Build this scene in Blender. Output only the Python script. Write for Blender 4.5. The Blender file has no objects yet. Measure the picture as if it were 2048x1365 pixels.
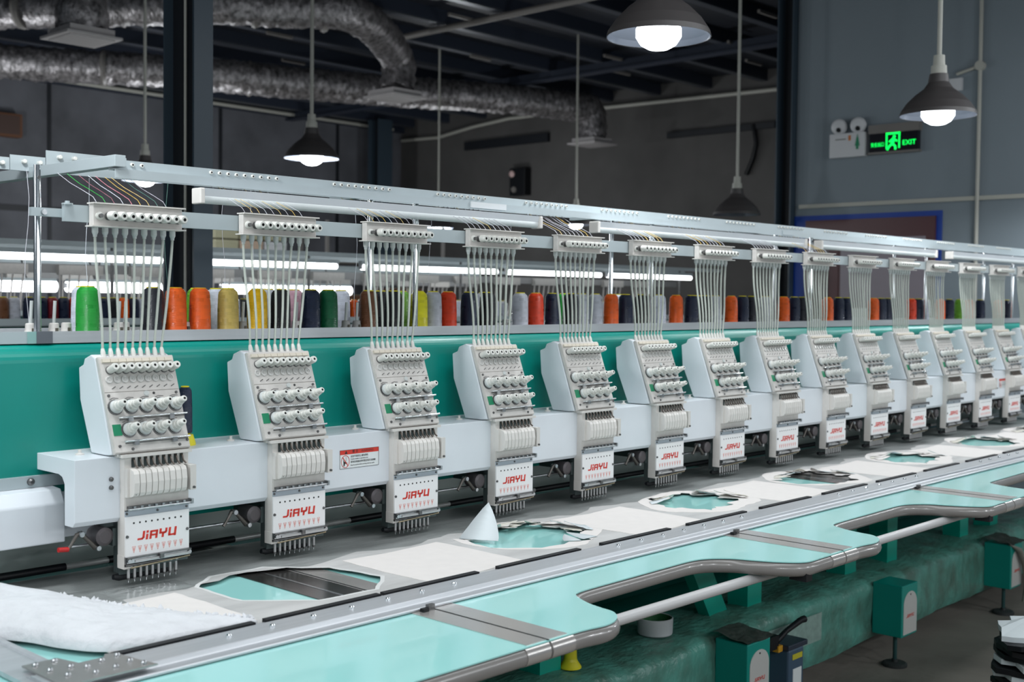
import bpy, math, random
import numpy as np
from mathutils import Vector, Matrix
from mathutils.geometry import tessellate_polygon
random.seed(7)
S = bpy.context.scene
COL = S.collection

# ------------------------------------------------------------------ camera
cam = bpy.data.cameras.new('camera')
cam_o = bpy.data.objects.new('camera', cam); COL.objects.link(cam_o)
YAW, PIT, ROLL = 0.817290421, -0.0360194329, 0.0103179728
f_ = Vector((math.sin(YAW)*math.cos(PIT), math.cos(YAW)*math.cos(PIT), math.sin(PIT)))
r_ = Vector((math.cos(YAW), -math.sin(YAW), 0)); u_ = r_.cross(f_)
rr = r_*math.cos(ROLL)+u_*math.sin(ROLL); uu = u_*math.cos(ROLL)-r_*math.sin(ROLL)
m_ = Matrix((rr, uu, -f_)).transposed().to_4x4(); m_.translation = Vector((-1.3584, -2.4632, 1.5512))
cam_o.matrix_world = m_
cam.sensor_width = 36; cam.lens = 2394.7/2048*36; cam.clip_start = .05; cam.clip_end = 80
cam.dof.use_dof = True; cam.dof.focus_distance = 3.25; cam.dof.aperture_fstop = 4.5
S.camera = cam_o

# ------------------------------------------------------------------ world, lights, exposure
w = bpy.data.worlds.new('world'); S.world = w; w.use_nodes = True
w.node_tree.nodes['Background'].inputs[0].default_value = (.62, .74, .85, 1)
w.node_tree.nodes['Background'].inputs[1].default_value = .17
S.view_settings.view_transform = 'Standard'; S.view_settings.look = 'None'
S.view_settings.gamma = 1; S.view_settings.use_curve_mapping = False
S.view_settings.exposure = 0.0
def light(name, kind, loc, power, color=(.93, .97, 1), size=.1, size_y=None, rot=(0, 0, 0)):
    l = bpy.data.lights.new(name, kind); l.energy = power; l.color = color
    if kind == 'AREA':
        l.size = size
        if size_y: l.shape = 'RECTANGLE'; l.size_y = size_y
    else: l.shadow_soft_size = size
    if kind == 'SPOT': l.spot_size = math.radians(168); l.spot_blend = .35
    o = bpy.data.objects.new(name, l); COL.objects.link(o); o.location = loc; o.rotation_euler = rot
    return o
# unseen soft area lights added over the aisle the camera stands in
light('aisle_fill', 'AREA', (1.2, -1.35, 3.3), 68, size=7.5, size_y=.7, rot=(math.radians(12), 0, 0))
light('low_front_fill', 'AREA', (2.2, -3.3, 1.75), 34, size=8.0, size_y=.12, rot=(math.radians(82), 0, 0))  # unseen strip added to brighten the posts under the table
light('aisle_fill', 'AREA', (6.0, -1.35, 3.3), 24, size=2.0, size_y=.7, rot=(math.radians(12), 0, 0))
for i in range(4): light('far_row_light', 'SPOT', (-1.8+2.28*i, -3.9, 2.45), 55, size=.12)
light('side_light', 'AREA', (-3.2, -.2, 2.8), 45, size=2.2, size_y=1.0, rot=(0, math.radians(-58), 0))

# ------------------------------------------------------------------ materials
MATS = {}
def mat(name, col, rough=.5, metal=0., noise=0., nscale=30., bump=0., bscale=200., emit=None, estr=1., alpha=1., stretch=None, spec=.5, trans=0., col2=None, coat=0., sheen=0.):
    if name in MATS: return MATS[name]
    m = bpy.data.materials.new(name); m.use_nodes = True; nt = m.node_tree; b = nt.nodes['Principled BSDF']
    b.inputs['Base Color'].default_value = (*col, 1); b.inputs['Roughness'].default_value = rough
    b.inputs['Metallic'].default_value = metal; b.inputs['Alpha'].default_value = alpha
    b.inputs['Specular IOR Level'].default_value = spec; b.inputs['Transmission Weight'].default_value = trans
    b.inputs['Coat Weight'].default_value = coat; b.inputs['Sheen Weight'].default_value = sheen
    if emit: b.inputs['Emission Color'].default_value = (*emit, 1); b.inputs['Emission Strength'].default_value = estr
    if noise or bump:
        tc = nt.nodes.new('ShaderNodeTexCoord'); mp = nt.nodes.new('ShaderNodeMapping')
        nt.links.new(tc.outputs['Object'], mp.inputs[0])
        if stretch: mp.inputs['Scale'].default_value = stretch
    if noise:
        n = nt.nodes.new('ShaderNodeTexNoise'); n.inputs['Scale'].default_value = nscale; n.inputs['Detail'].default_value = 5
        nt.links.new(mp.outputs[0], n.inputs[0])
        r = nt.nodes.new('ShaderNodeValToRGB'); r.color_ramp.elements[0].position = .3; r.color_ramp.elements[1].position = .7
        c2 = col2 if col2 else tuple(c*(1-noise) for c in col)
        r.color_ramp.elements[0].color = (*c2, 1); r.color_ramp.elements[1].color = (*col, 1)
        nt.links.new(n.outputs[0], r.inputs[0]); nt.links.new(r.outputs[0], b.inputs['Base Color'])
    if bump:
        n = nt.nodes.new('ShaderNodeTexNoise'); n.inputs['Scale'].default_value = bscale; n.inputs['Detail'].default_value = 4
        nt.links.new(mp.outputs[0], n.inputs[0])
        bp = nt.nodes.new('ShaderNodeBump'); bp.inputs['Strength'].default_value = bump; bp.inputs['Distance'].default_value = .01
        nt.links.new(n.outputs[0], bp.inputs['Height']); nt.links.new(bp.outputs[0], b.inputs['Normal'])
    MATS[name] = m; return m
white = mat('white_paint', (.72, .76, .80), .38, noise=.05, nscale=8)
cream = mat('cream_plastic', (.60, .575, .545), .42, noise=.10, nscale=60)
cream2 = mat('cream_plastic_light', (.68, .655, .62), .4, noise=.05, nscale=40)
ivory = mat('ivory_eyelet', (.66, .66, .62), .4)
greyp = mat('grey_plate', (.42, .47, .52), .35, metal=.3)
strip = mat('strip_steel', (.52, .50, .48), .22, metal=.6)
steel = mat('steel', (.62, .64, .66), .28, metal=1, noise=.3, nscale=90)
dsteel = mat('dark_steel', (.20, .20, .20), .35, metal=.9, noise=.4, nscale=70)
alu = mat('brushed_aluminium', (.52, .54, .565), .36, metal=.5, noise=.15, nscale=60, stretch=(.05, 1, 1))
alup = mat('painted_aluminium', (.42, .48, .50), .4, metal=.15, noise=.06, nscale=10)
chrome = mat('chrome', (.75, .78, .80), .12, metal=1)
black = mat('black_rubber', (.006, .007, .009), .45, spec=.3)
darkbody = mat('dark_metal_body', (.065, .085, .085), .4, metal=.4)
green = mat('machine_green', (.0, .25, .205), .34, noise=.05, nscale=5)
greenl = mat('machine_green_light', (.0, .34, .25), .4)
cyan = mat('table_laminate', (.34, .70, .67), .16, noise=.05, nscale=3, coat=.3)
bumper = mat('grey_vinyl_bumper', (.22, .21, .20), .22, noise=.08, nscale=12, coat=.2)
film = mat('soluble_film', (.36, .38, .375), .30, noise=.45, nscale=4, stretch=(.7, 2.2, 1), bump=.35, bscale=14, spec=.6)
backing = mat('white_backing', (.70, .67, .645), .8, noise=.04, nscale=30)
paper = mat('paper_flap', (.62, .60, .53), .75, noise=.1, nscale=20)
paperw = mat('paper_white', (.60, .66, .68), .7, noise=.04, nscale=15)
fluff = mat('white_fleece', (.66, .675, .70), .9, noise=.12, nscale=18, bump=1.0, bscale=28)
red = mat('red_print', (.62, .035, .02), .5)
redl = mat('light_red_print', (.72, .33, .30), .5)
blackp = mat('black_print', (.02, .02, .02), .5)
whitep = mat('sticker_white', (.74, .78, .78), .4)
greens = mat('green_sticker', (.0, .20, .09), .4)
tube_m = mat('clear_tube', (.56, .60, .54), .3, alpha=.82, spec=.6)
tubec = mat('tube_socket_plastic', (.54, .57, .56), .35)
plastic_film = mat('plastic_wrap', (.10, .33, .27), .36, noise=.45, nscale=9, col2=(.07, .14, .11), bump=.8, bscale=30, spec=.6, stretch=(1, 1.6, .8))
concrete = mat('concrete', (.25, .225, .195), .8, noise=.35, nscale=2.5, bump=.3, bscale=25)
wallgrey = mat('painted_wall', (.195, .235, .265), .7, noise=.06, nscale=2)
walldark = mat('bare_wall', (.13, .135, .155), .8, noise=.55, nscale=1.2)
walldark2 = mat('bare_wall_right', (.085, .082, .080), .8, noise=.3, nscale=1.5)
roofm = mat('roof_sheet', (.012, .016, .026), .55, noise=.4, nscale=2)
roofs = mat('roof_steel', (.030, .038, .058), .4, metal=.2)
conduit = mat('conduit', (.40, .40, .36), .5)
pipeg = mat('pipe_grey', (.16, .15, .14), .5)
colm = mat('column_paint', (.035, .055, .075), .4)
colb = mat('column_web', (.004, .006, .010), .6)
foil = mat('duct_foil', (.42, .40, .41), .42, metal=.7, noise=.8, nscale=22, bump=1.0, bscale=34, stretch=(1, 1, .6))
shade = mat('lamp_shade', (.055, .05, .05), .45)
shadei = mat('lamp_reflector', (.16, .18, .22), .3, metal=.2)
bulb = mat('lamp_glow', (1, 1, 1), .4, emit=(.93, .97, 1), estr=6)
tubeglow = mat('tube_glow', (1, 1, 1), .4, emit=(.96, .98, 1), estr=5)
diff = mat('diffuser_plastic', (.42, .40, .40), .5)
doorblue = mat('blue_tape', (.005, .045, .30), .5)
maroon = mat('maroon_frame', (.070, .018, .022), .4)
doorpane = mat('door_pane', (.22, .19, .22), .35)
exitg = mat('exit_glow', (0, .6, .1), .5, emit=(.0, 1, .10), estr=1.6)
screen = mat('exit_panel', (.004, .004, .008), .2)
yellow = mat('yellow_plastic', (.70, .62, .02), .4)
batt = mat('blue_grey_plastic', (.05, .09, .14), .4)
wtub = mat('white_plastic', (.55, .56, .58), .4)
brown = mat('brown_card', (.11, .045, .02), .8)
creamc = mat('cream_card', (.42, .40, .27), .8)
def thread_mat(name, c, sat=.35):
    if name in MATS: return MATS[name]
    m = mat(name, c, sat, spec=.45)
    nt = m.node_tree; b = nt.nodes['Principled BSDF']
    tc = nt.nodes.new('ShaderNodeTexCoord')
    wv = nt.nodes.new('ShaderNodeTexWave'); wv.bands_direction = 'Z'; wv.inputs['Scale'].default_value = 160; wv.inputs['Distortion'].default_value = 1.5
    ck = nt.nodes.new('ShaderNodeTexBrick'); ck.inputs['Scale'].default_value = 1
    mp = nt.nodes.new('ShaderNodeMapping'); mp.vector_type = 'POINT'
    # cylindrical coordinates: angle, height -> cross-wound diamonds
    sx = nt.nodes.new('ShaderNodeSeparateXYZ'); nt.links.new(tc.outputs['Object'], sx.inputs[0])
    at = nt.nodes.new('ShaderNodeMath'); at.operation = 'ARCTAN2'; nt.links.new(sx.outputs[1], at.inputs[0]); nt.links.new(sx.outputs[0], at.inputs[1])
    cb = nt.nodes.new('ShaderNodeCombineXYZ'); nt.links.new(at.outputs[0], cb.inputs[0])
    mz = nt.nodes.new('ShaderNodeMath'); mz.operation = 'MULTIPLY'; mz.inputs[1].default_value = 55; nt.links.new(sx.outputs[2], mz.inputs[0]); nt.links.new(mz.outputs[0], cb.inputs[1])
    nt.links.new(cb.outputs[0], ck.inputs['Vector']); ck.inputs['Brick Width'].default_value = .62; ck.inputs['Row Height'].default_value = .5
    ck.inputs['Mortar Size'].default_value = 0
    ck.inputs['Color1'].default_value = (.15, .15, .15, 1); ck.inputs['Color2'].default_value = (.85, .85, .85, 1)
    nt.links.new(tc.outputs['Object'], wv.inputs[0])
    mx = nt.nodes.new('ShaderNodeMix'); mx.data_type = 'RGBA'; nt.links.new(ck.outputs[0], mx.inputs[0])
    mx.inputs[6].default_value = (*[v*.80 for v in c], 1); mx.inputs[7].default_value = (*[min(1, v*1.12+.004) for v in c], 1); nt.links.new(mx.outputs[2], b.inputs['Base Color'])  # lighter and darker bricks paint the sheen of the crossed windings
    rm = nt.nodes.new('ShaderNodeMapRange'); rm.inputs[3].default_value = .16; rm.inputs[4].default_value = .6
    nt.links.new(ck.outputs[0], rm.inputs[0]); nt.links.new(rm.outputs[0], b.inputs['Roughness'])
    bp = nt.nodes.new('ShaderNodeBump'); bp.inputs['Strength'].default_value = .5; bp.inputs['Distance'].default_value = .0015
    ad = nt.nodes.new('ShaderNodeMath'); ad.operation = 'ADD'; nt.links.new(wv.outputs[1], ad.inputs[0]); nt.links.new(ck.outputs[0], ad.inputs[1])
    nt.links.new(ad.outputs[0], bp.inputs['Height']); nt.links.new(bp.outputs[0], b.inputs['Normal'])
    return m
TC = dict(green=(.015, .36, .045), charcoal=(.012, .014, .022), orange=(.86, .12, .008), gold=(.56, .42, .11), yellow=(.85, .50, .005),
          black=(.008, .009, .012), navy=(.004, .012, .040), dark_green=(.0, .11, .04), brown=(.15, .055, .02), lemon=(.75, .70, .01),
          silver=(.50, .52, .58), red_orange=(.72, .045, .006), white=(.66, .70, .80), lime=(.16, .42, .03), pink=(.62, .36, .44), dark_red=(.20, .01, .02))
TCN = dict(green='bright green', charcoal='charcoal', orange='orange', gold='gold', yellow='deep yellow', black='black', navy='navy blue',
           dark_green='bottle green', brown='copper brown', lemon='lemon yellow', silver='silver grey', red_orange='red-orange', white='white',
           lime='lime green', pink='pale pink', dark_red='dark red')
for k, c in TC.items(): thread_mat('thread_'+k, c)

# ------------------------------------------------------------------ mesh builder
class MB:
    def __init__(s, off=(0, 0, 0)): s.v = []; s.f = []; s.m = []; s.sm = []; s.mats = []; s.off = Vector(off)
    def mi(s, m):
        if m not in s.mats: s.mats.append(m)
        return s.mats.index(m)
    def add(s, vs, fs, m, smooth=False):
        b = len(s.v); k = s.mi(m)
        s.v += [tuple(Vector(p)-s.off) for p in vs]
        for f in fs: s.f.append([b+i for i in f]); s.m.append(k); s.sm.append(smooth)
        return s
    def box(s, x0, x1, y0, y1, z0, z1, m):
        vs = [(x, y, z) for x in (x0, x1) for y in (y0, y1) for z in (z0, z1)]
        return s.add(vs, [(0, 1, 3, 2), (4, 6, 7, 5), (0, 4, 5, 1), (2, 3, 7, 6), (0, 2, 6, 4), (1, 5, 7, 3)], m)
    def prism(s, poly, x0, x1, m, axis='x'):
        """poly in the other two axes, in order; extruded along axis"""
        n = len(poly)
        def P(a, b, c):
            return (c, a, b) if axis == 'x' else ((a, c, b) if axis == 'y' else (a, b, c))
        vs = [P(a, b, x0) for a, b in poly]+[P(a, b, x1) for a, b in poly]
        fs = [tuple(range(n))[::-1], tuple(range(n, 2*n))]+[(i, (i+1) % n, n+(i+1) % n, n+i) for i in range(n)]
        return s.add(vs, fs, m)
    def lathe(s, c, ax, prof, m, n=12, cap=True):
        """prof: (distance along ax, radius); ms may be a material or a list per segment"""
        c = Vector(c); ax = Vector(ax).normalized(); t = Vector((1, 0, 0)) if abs(ax.x) < .9 else Vector((0, 1, 0))
        a = ax.cross(t).normalized(); b = ax.cross(a)
        ring = [[c+ax*h+(a*math.cos(2*math.pi*i/n)+b*math.sin(2*math.pi*i/n))*r for i in range(n)] for h, r in prof]
        for k in range(len(prof)-1):
            mm = m[k] if isinstance(m, (list, tuple)) else m
            s.add(ring[k]+ring[k+1], [(i, (i+1) % n, n+(i+1) % n, n+i) for i in range(n)], mm, True)
        if cap:
            m0 = m[0] if isinstance(m, (list, tuple)) else m; m1 = m[-1] if isinstance(m, (list, tuple)) else m
            if prof[0][1] > 1e-6: s.add(ring[0], [tuple(range(n))], m0)
            if prof[-1][1] > 1e-6: s.add(ring[-1], [tuple(range(n))[::-1]], m1)
        return s
    def cyl(s, p, q, r, m, n=10, r2=None):
        p = Vector(p); q = Vector(q); return s.lathe(p, q-p, [(0, r), ((q-p).length, r if r2 is None else r2)], m, n)
    def tube(s, pts, r, m, n=8, cap=True, closed=False):
        pts = [Vector(p) for p in pts]; N = len(pts); rings = []; up = None
        for i, p in enumerate(pts):
            if closed: d = (pts[(i+1) % N]-pts[i-1]).normalized()
            else: d = (pts[min(i+1, N-1)]-pts[max(i-1, 0)]).normalized()
            if up is None: up = Vector((0, 0, 1)) if abs(d.z) < .8 else Vector((0, 1, 0))
            a = d.cross(up).normalized(); up = a.cross(d).normalized()
            ri = r[i] if hasattr(r, '__len__') else r
            rings.append([p+(a*math.cos(2*math.pi*k/n)+up*math.sin(2*math.pi*k/n))*ri for k in range(n)])
        vs = [v for rg in rings for v in rg]; L = N if closed else N-1
        fs = [(i*n+k, i*n+(k+1) % n, ((i+1) % N)*n+(k+1) % n, ((i+1) % N)*n+k) for i in range(L) for k in range(n)]
        s.add(vs, fs, m, True)
        if cap and not closed:
            s.add(rings[0], [tuple(range(n))[::-1]], m); s.add(rings[-1], [tuple(range(n))], m)
        return s
    def poly_slab(s, outer, holes, z0, z1, m):
        """flat slab from an outline with holes"""
        loops = [outer]+holes
        flat = [p for l in loops for p in l]
        tris = tessellate_polygon([[Vector((a, b, 0)) for a, b in l] for l in loops])
        n = len(flat); vs = [(a, b, z1) for a, b in flat]+[(a, b, z0) for a, b in flat]
        fs = [tuple(t) for t in tris]+[tuple(n+i for i in t[::-1]) for t in tris]
        b = 0
        for l in loops:
            L = len(l); fs += [(b+i, b+(i+1) % L, n+b+(i+1) % L, n+b+i) for i in range(L)]; b += L
        return s.add(vs, fs, m)
    def build(s, name, parent=None, kind=None, loc=None, bevel=0):
        me = bpy.data.meshes.new(name); me.from_pydata(s.v, [], s.f)
        for m in s.mats: me.materials.append(m)
        me.polygons.foreach_set('material_index', s.m); me.polygons.foreach_set('use_smooth', s.sm); me.update()
        import bmesh as _b
        bm = _b.new(); bm.from_mesh(me); _b.ops.recalc_face_normals(bm, faces=bm.faces); bm.to_mesh(me); bm.free()
        o = bpy.data.objects.new(name, me); COL.objects.link(o)
        if parent: o.parent = parent
        if kind: o['kind'] = kind
        if loc: o.location = loc
        if bevel:
            bv = o.modifiers.new('bevel', 'BEVEL'); bv.width = bevel; bv.segments = 2; bv.limit_method = 'ANGLE'
        return o
def thing(name, label, cat, loc=(0, 0, 0), group=None, rz=0):
    o = bpy.data.objects.new(name, None); COL.objects.link(o); o.location = loc; o.rotation_euler.z = rz
    o.empty_display_size = .05
    return tag(o, label, cat, group)
def tag(o, label, cat, group=None):
    o['label'] = label; o['category'] = cat
    if group: o['group'] = group
    return o
KIDS = {}
def kids(o): return [c for c in bpy.data.objects if c.parent == o]
def snapshot(root):
    return [(c, kids(c)) for c in kids(root)]
def dup(root, snap, loc, label=None, group=None):
    r = root.copy(); COL.objects.link(r); r.location = loc
    if label: r['label'] = label
    if group: r['group'] = group
    for c, gs in snap:
        d = c.copy(); COL.objects.link(d); d.parent = r
        for g in gs:
            e = g.copy(); COL.objects.link(e); e.parent = d
    return r
def text(name, body, size, mtl, M, parent=None, extrude=.0002, align='CENTER', sx=1.0):
    cu = bpy.data.curves.new(name, 'FONT'); cu.body = body; cu.size = size; cu.extrude = extrude; cu.align_x = align; cu.align_y = 'CENTER'
    o = bpy.data.objects.new(name+'_curve', cu); COL.objects.link(o)
    dg = bpy.context.evaluated_depsgraph_get(); me = bpy.data.meshes.new_from_object(o.evaluated_get(dg))
    bpy.data.objects.remove(o); me.name = name; me.materials.clear(); me.materials.append(mtl)
    me.transform(Matrix.Diagonal((sx, 1, 1, 1))); me.transform(M)
    o = bpy.data.objects.new(name, me); COL.objects.link(o)
    if parent: o.parent = parent
    return o
ROT_FRONT = Matrix.Rotation(math.radians(90), 4, 'X')                      # text facing -Y
def front_at(x, y, z): return Matrix.Translation((x, y, z)) @ ROT_FRONT
ROT_WALL = Matrix.Rotation(math.radians(-90), 4, 'Z') @ ROT_FRONT           # text facing -X
# blocky slanted wordmark, strokes in units of letter height
WORD = [[(0, .1), (.42, .1), (.55, .25), (.55, 1)], [(.95, 0), (.95, .55)], [(.95, .86), (.95, 1.0)],
        [(1.35, 0), (1.35, .9), (2.0, .9), (2.0, 0)], [(1.35, .42), (2.0, .42)],
        [(2.4, 1), (2.4, .52), (3.0, .52)], [(3.05, 1), (3.05, .62), (2.72, .40), (2.72, 0)],
        [(3.45, 1), (3.45, .1), (4.1, .1)], [(4.1, 0), (4.1, 1)]]
def wordmark(mb, x, y, z, h, m, th=.2, proud=.0006, slope=.14, sx=1.3):
    for st in WORD:
        for (a0, b0), (a1, b1) in zip(st, st[1:]):
            dx, dz = a1-a0, b1-b0; L = math.hypot(dx, dz); nx, nz = -dz/L*th/2, dx/L*th/2; ex, ez = dx/L*th*.35, dz/L*th*.35
            P = [(a0-ex+nx, b0-ez+nz), (a1+ex+nx, b1+ez+nz), (a1+ex-nx, b1+ez-nz), (a0-ex-nx, b0-ez-nz)]
            P = [(x+(a*sx+b*slope)*h, z+b*h) for a, b in P]
            mb.prism(P, y-proud, y, m, axis='y')

# ================================================================== ROOM
XW = 7.2                                                               # partition wall on the right
def struct(mb, name, kind='structure', **k): return mb.build(name, kind=kind, **k)
struct(MB().box(-6, 12.3, -5, 13, -.1, 0, concrete), 'floor')
struct(MB().box(-6, 12.3, -5, 13.0, 4.55, 4.65, roofm), 'ceiling')
struct(MB().box(-6, 12.5, 13, 13.2, 0, 4.33, walldark), 'wall_back')
struct(MB().box(-6, 12.5, 12.9, 13.2, 4.33, 4.55, roofs), 'trim_1')       # dark eave beam
wf = struct(MB().box(12.3, 12.5, -5, 13, 0, 4.55, walldark2), 'wall_far')
MB().box(12.24, 12.3, 5.7, 7.4, 3.78, 3.86, colb).box(12.24, 12.3, 9.6, 11.4, 3.92, 4.05, colb).build('dark_gap', wf)
wr = struct(MB().box(XW, XW+.15, -5, 2.47, 0, 4.55, wallgrey), 'wall_right')
MB().box(XW-.02, XW, -5, 2.43, 2.285, 2.315, conduit).build('conduit', wr)
mb = MB().cyl((XW-.02, 1.0, 1.0), (XW-.02, 1.0, 4.54), .014, conduit)
mb.cyl((XW-.02, 1.0, 3.24), (XW-.02, 1.17, 3.2), .012, conduit); mb.lathe((XW-.04, 1.0, 3.24), (1, 0, 0), [(0, .035), (.04, .035)], conduit)
mb.build('conduit', wr)
MB().box(XW-.03, XW, 1.13, 1.22, 3.08, 3.17, wtub).build('junction_box', wr)
# wall panel seams on back wall
mb = MB()
for x in (3.2, 6.06, 8.7, 10.9): mb.box(x, x+.05, 12.985, 13.0, 0, 4.35, colb)
mb.box(-6, 12.3, 12.97, 13.0, 2.62, 2.70, colb); mb.build('panel_joint', bpy.data.objects['wall_back'])
# wide door in the partition wall with blue tape round it
d = struct(MB().box(XW-.012, XW, 1.26, 2.47, 0, 2.225, doorblue), 'door_1')
MB().box(XW-.03, XW-.012, 1.30, 2.36, 0, 2.185, maroon).build('door_frame', d)
MB().box(XW-.034, XW-.03, 1.37, 2.05, .3, 2.04, doorpane).build('pane', d)
MB().box(XW-.034, XW-.03, 2.07, 2.12, .3, 2.08, maroon).box(XW-.034, XW-.03, 2.15, 2.30, .3, 2.05, mat('dark_pane', (.03, .012, .014), .3)).build('pane', d)
MB().box(XW-.037, XW-.034, 1.75, 2.0, 1.25, 1.5, whitep).build('notice_sheet', d)
# steel columns
def hcol(x0, x1, y0, y1, name_label, z1=4.55):
    t = thing('steel_column', name_label, 'column', (x0, y0, 0), 'steel columns')
    off = (x0, y0, 0); dy = y1-y0
    MB(off).box(x0, x1, y0, y0+.012, 0, z1, colm).build('flange', t)
    MB(off).box(x0, x1, y1-.012, y1, 0, z1, colm).build('flange', t)
    MB(off).box((x0+x1)/2-.005, (x0+x1)/2+.005, y0+.012, y1-.012, 0, z1, colb).build('web', t)
    return t
c1 = hcol(1.424, 1.516, 2.0, 2.245, 'near dark slate steel column rising behind the thread cones, cable up its side')
MB((1.424, 2.0, 0)).cyl((1.45, 2.11, 0), (1.45, 2.11, 4.54), .0065, conduit).build('conduit', c1)
hcol(7.13, 7.33, 2.475, 2.62, 'dark steel column at the free end of the blue-grey partition wall')
hcol(11.2, 11.5, 12.3, 12.55, 'far steel column in front of the back wall', 4.4)
# purlins (along X) and rafters (along Y)
pl = thing('roof_steelwork', 'dark roof purlins and rafters under the black sheet roof', 'roof frame', (0, 0, 4.5))
o5 = (0, 0, 4.5)
for i in range(20):
    y = -3.5+i*.85
    MB(o5).box(-6, 12.3, y, y+.05, 4.42, 4.55, roofs).box(-6, 12.3, y, y+.10, 4.40, 4.42, mat('purlin_flange_highlight', (.07, .08, .10), .3, metal=.4)).build('purlin', pl)  # lower flange coloured lighter, a painted highlight along each purlin
for x in (2.0, 9.9):
    MB(o5).box(x, x+.14, -5, 13, 4.28, 4.30, roofs).box(x+.06, x+.08, -5, 13, 4.30, 4.40, roofs).build('rafter', pl)
MB(o5).cyl((7.34, .8, 4.36), (7.34, 7.40, 4.36), .035, pipeg).build('conduit', pl)
for x, y in ((8.6, 7.6), (9.6, 6.4), (10.4, 6.9), (7.3, 9.5), (6.3, 8.4), (9.9, 4.9), (10.9, 5.3), (8.2, 10.1), (11.0, 8.6), (7.0, 6.3), (8.9, 3.9), (10.2, 3.6)):
    MB(o5).box(x, x+.34, y-.02, y+.01, 4.37, 4.40, pipeg).build('cleat', pl)
# long conduits on far walls
tag(MB((12.2, 5, 4)).tube([(12.24, 13-.1, 4.20), (12.24, 12, 4.18), (12.24, 11.2, 4.28), (12.24, 10.4, 4.34), (12.24, 9.3, 4.33), (12.24, 2.6, 4.21)], .03, conduit, 6).build('wall_conduit', loc=(12.2, 5, 4)),
    'pale conduit bending across the dark far wall below the roof', 'conduit')
tag(MB((0, 12.9, 4)).tube([(-5, 12.86, 4.40), (12, 12.86, 4.36)], .03, conduit, 6).build('wall_conduit', loc=(0, 12.9, 4)),
    'thin pale conduit along the top of the dark back wall', 'conduit')
tag(MB((12.2, 6, 3)).tube([(12.25, 6.02, 3.85), (12.23, 5.96, 3.6), (12.25, 6.02, 3.4), (12.25, 6.12, 3.2)], .03, black, 6).build('loose_cable', loc=(12.2, 6, 3)),
    'black loose cable hanging on the far wall', 'cable')
t = thing('wall_fan', 'small dark extractor unit with a pink light high on the far wall', 'fan', (12.2, 10.15, 3.3))
MB((12.2, 10.15, 3.3)).box(12.15, 12.3, 9.98, 10.30, 3.13, 3.55, black).build('housing', t, bevel=.01)
MB((12.2, 10.15, 3.3)).lathe((12.15, 10.24, 3.46), (-1, 0, 0), [(0, .05), (.02, .05), (.03, .03)], mat('pinkish_lamp', (.6, .42, .40), .5)).build('indicator', t)
MB((12.2, 10.15, 3.3)).lathe((12.15, 10.20, 3.22), (-1, 0, 0), [(0, .05), (.02, .045)], pipeg).build('knob', t)
t = thing('wall_cabinet', 'small brown cabinet high on the back wall at the left edge', 'cabinet', (5.5, 12.9, 3.55))
MB((5.5, 12.9, 3.55)).box(5.25, 5.66, 12.85, 13, 3.56, 3.86, brown).build('body', t, bevel=.01)
MB((5.5, 12.9, 3.55)).box(5.29, 5.62, 12.84, 12.85, 3.59, 3.83, mat('brown_dark', (.05, .025, .018), .6)).build('door', t)

# ------------------------------------------------------------------ ducts and diffusers
def crumple(pts, r, n=26, seed=1, seg=.04, amp=.075):
    rnd = random.Random(seed); P = [Vector(p) for p in pts]; out = []
    # Catmull-Rom resample
    for i in range(len(P)-1):
        a = P[max(i-1, 0)]; b = P[i]; c = P[i+1]; d = P[min(i+2, len(P)-1)]
        k = max(2, int((c-b).length/seg))
        for j in range(k):
            t = j/k; out.append(.5*((2*b)+(c-a)*t+(2*a-5*b+4*c-d)*t*t+(-a+3*b-3*c+d)*t**3))
    out.append(P[-1]); mb = MB(pts[0]); mb.tube(out, [r*(1+rnd.uniform(-amp, amp)*.5) for _ in out], foil, n)
    mb.v = [tuple(Vector(v)+Vector((rnd.uniform(-1, 1), rnd.uniform(-1, 1), rnd.uniform(-1, 1)))*r*amp) for v in mb.v]
    return mb
def duct(pts, r, label, seed, bands=()):
    t = thing('foil_duct', label, 'duct', pts[0], 'foil ventilation ducts')
    crumple(pts, r, seed=seed).build('duct_skin', t)
    for i in bands:
        a = Vector(pts[i]); b = Vector(pts[min(i+1, len(pts)-1)]); d = (b-a).normalized()
        MB(pts[0]).lathe(a+(b-a)*.5, d, [(0, r*1.05), (.03, r*1.12), (.06, r*1.05)], pipeg, 20).build('clamp_band', t)
    return t
DZ = 3.6
DD = [(3.36, 6.77), (6.90, 6.98), (11.06, 7.76)]
duct([(2.163, 9.494, 4.22), (3.32, 9.201, 4.22), (4.125, 8.183, 4.22), (4.867, 7.158, 4.22), (5.389, 6.784, 4.22), (5.935, 6.464, 4.22), (6.92, 7.0, 4.05), (6.92, 6.98, DZ+.08)], .175, 'crumpled foil duct crossing behind the near column and dropping to the middle diffuser', 3, (1, 3, 4))
duct([(2.9, 11.5, 4.12), (4.6, 10.7, 4.10), (6.1, 9.7, 4.08), (7.3, 9.0, 4.04), (8.6, 8.7, 4.08), (9.8, 8.2, 4.10), (10.7, 7.85, 4.08), (11.04, 7.78, 4.05), (11.06, 7.76, DZ+.08)], .185, 'long crumpled foil duct sagging right across the roof to the far right diffuser', 8, (1, 2))
duct([(3.30, 6.95, 4.5), (3.36, 6.8, 4.2), (3.36, 6.77, DZ+.08)], .2, 'short dark foil duct dropping to the upper left diffuser', 11, ())
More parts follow.
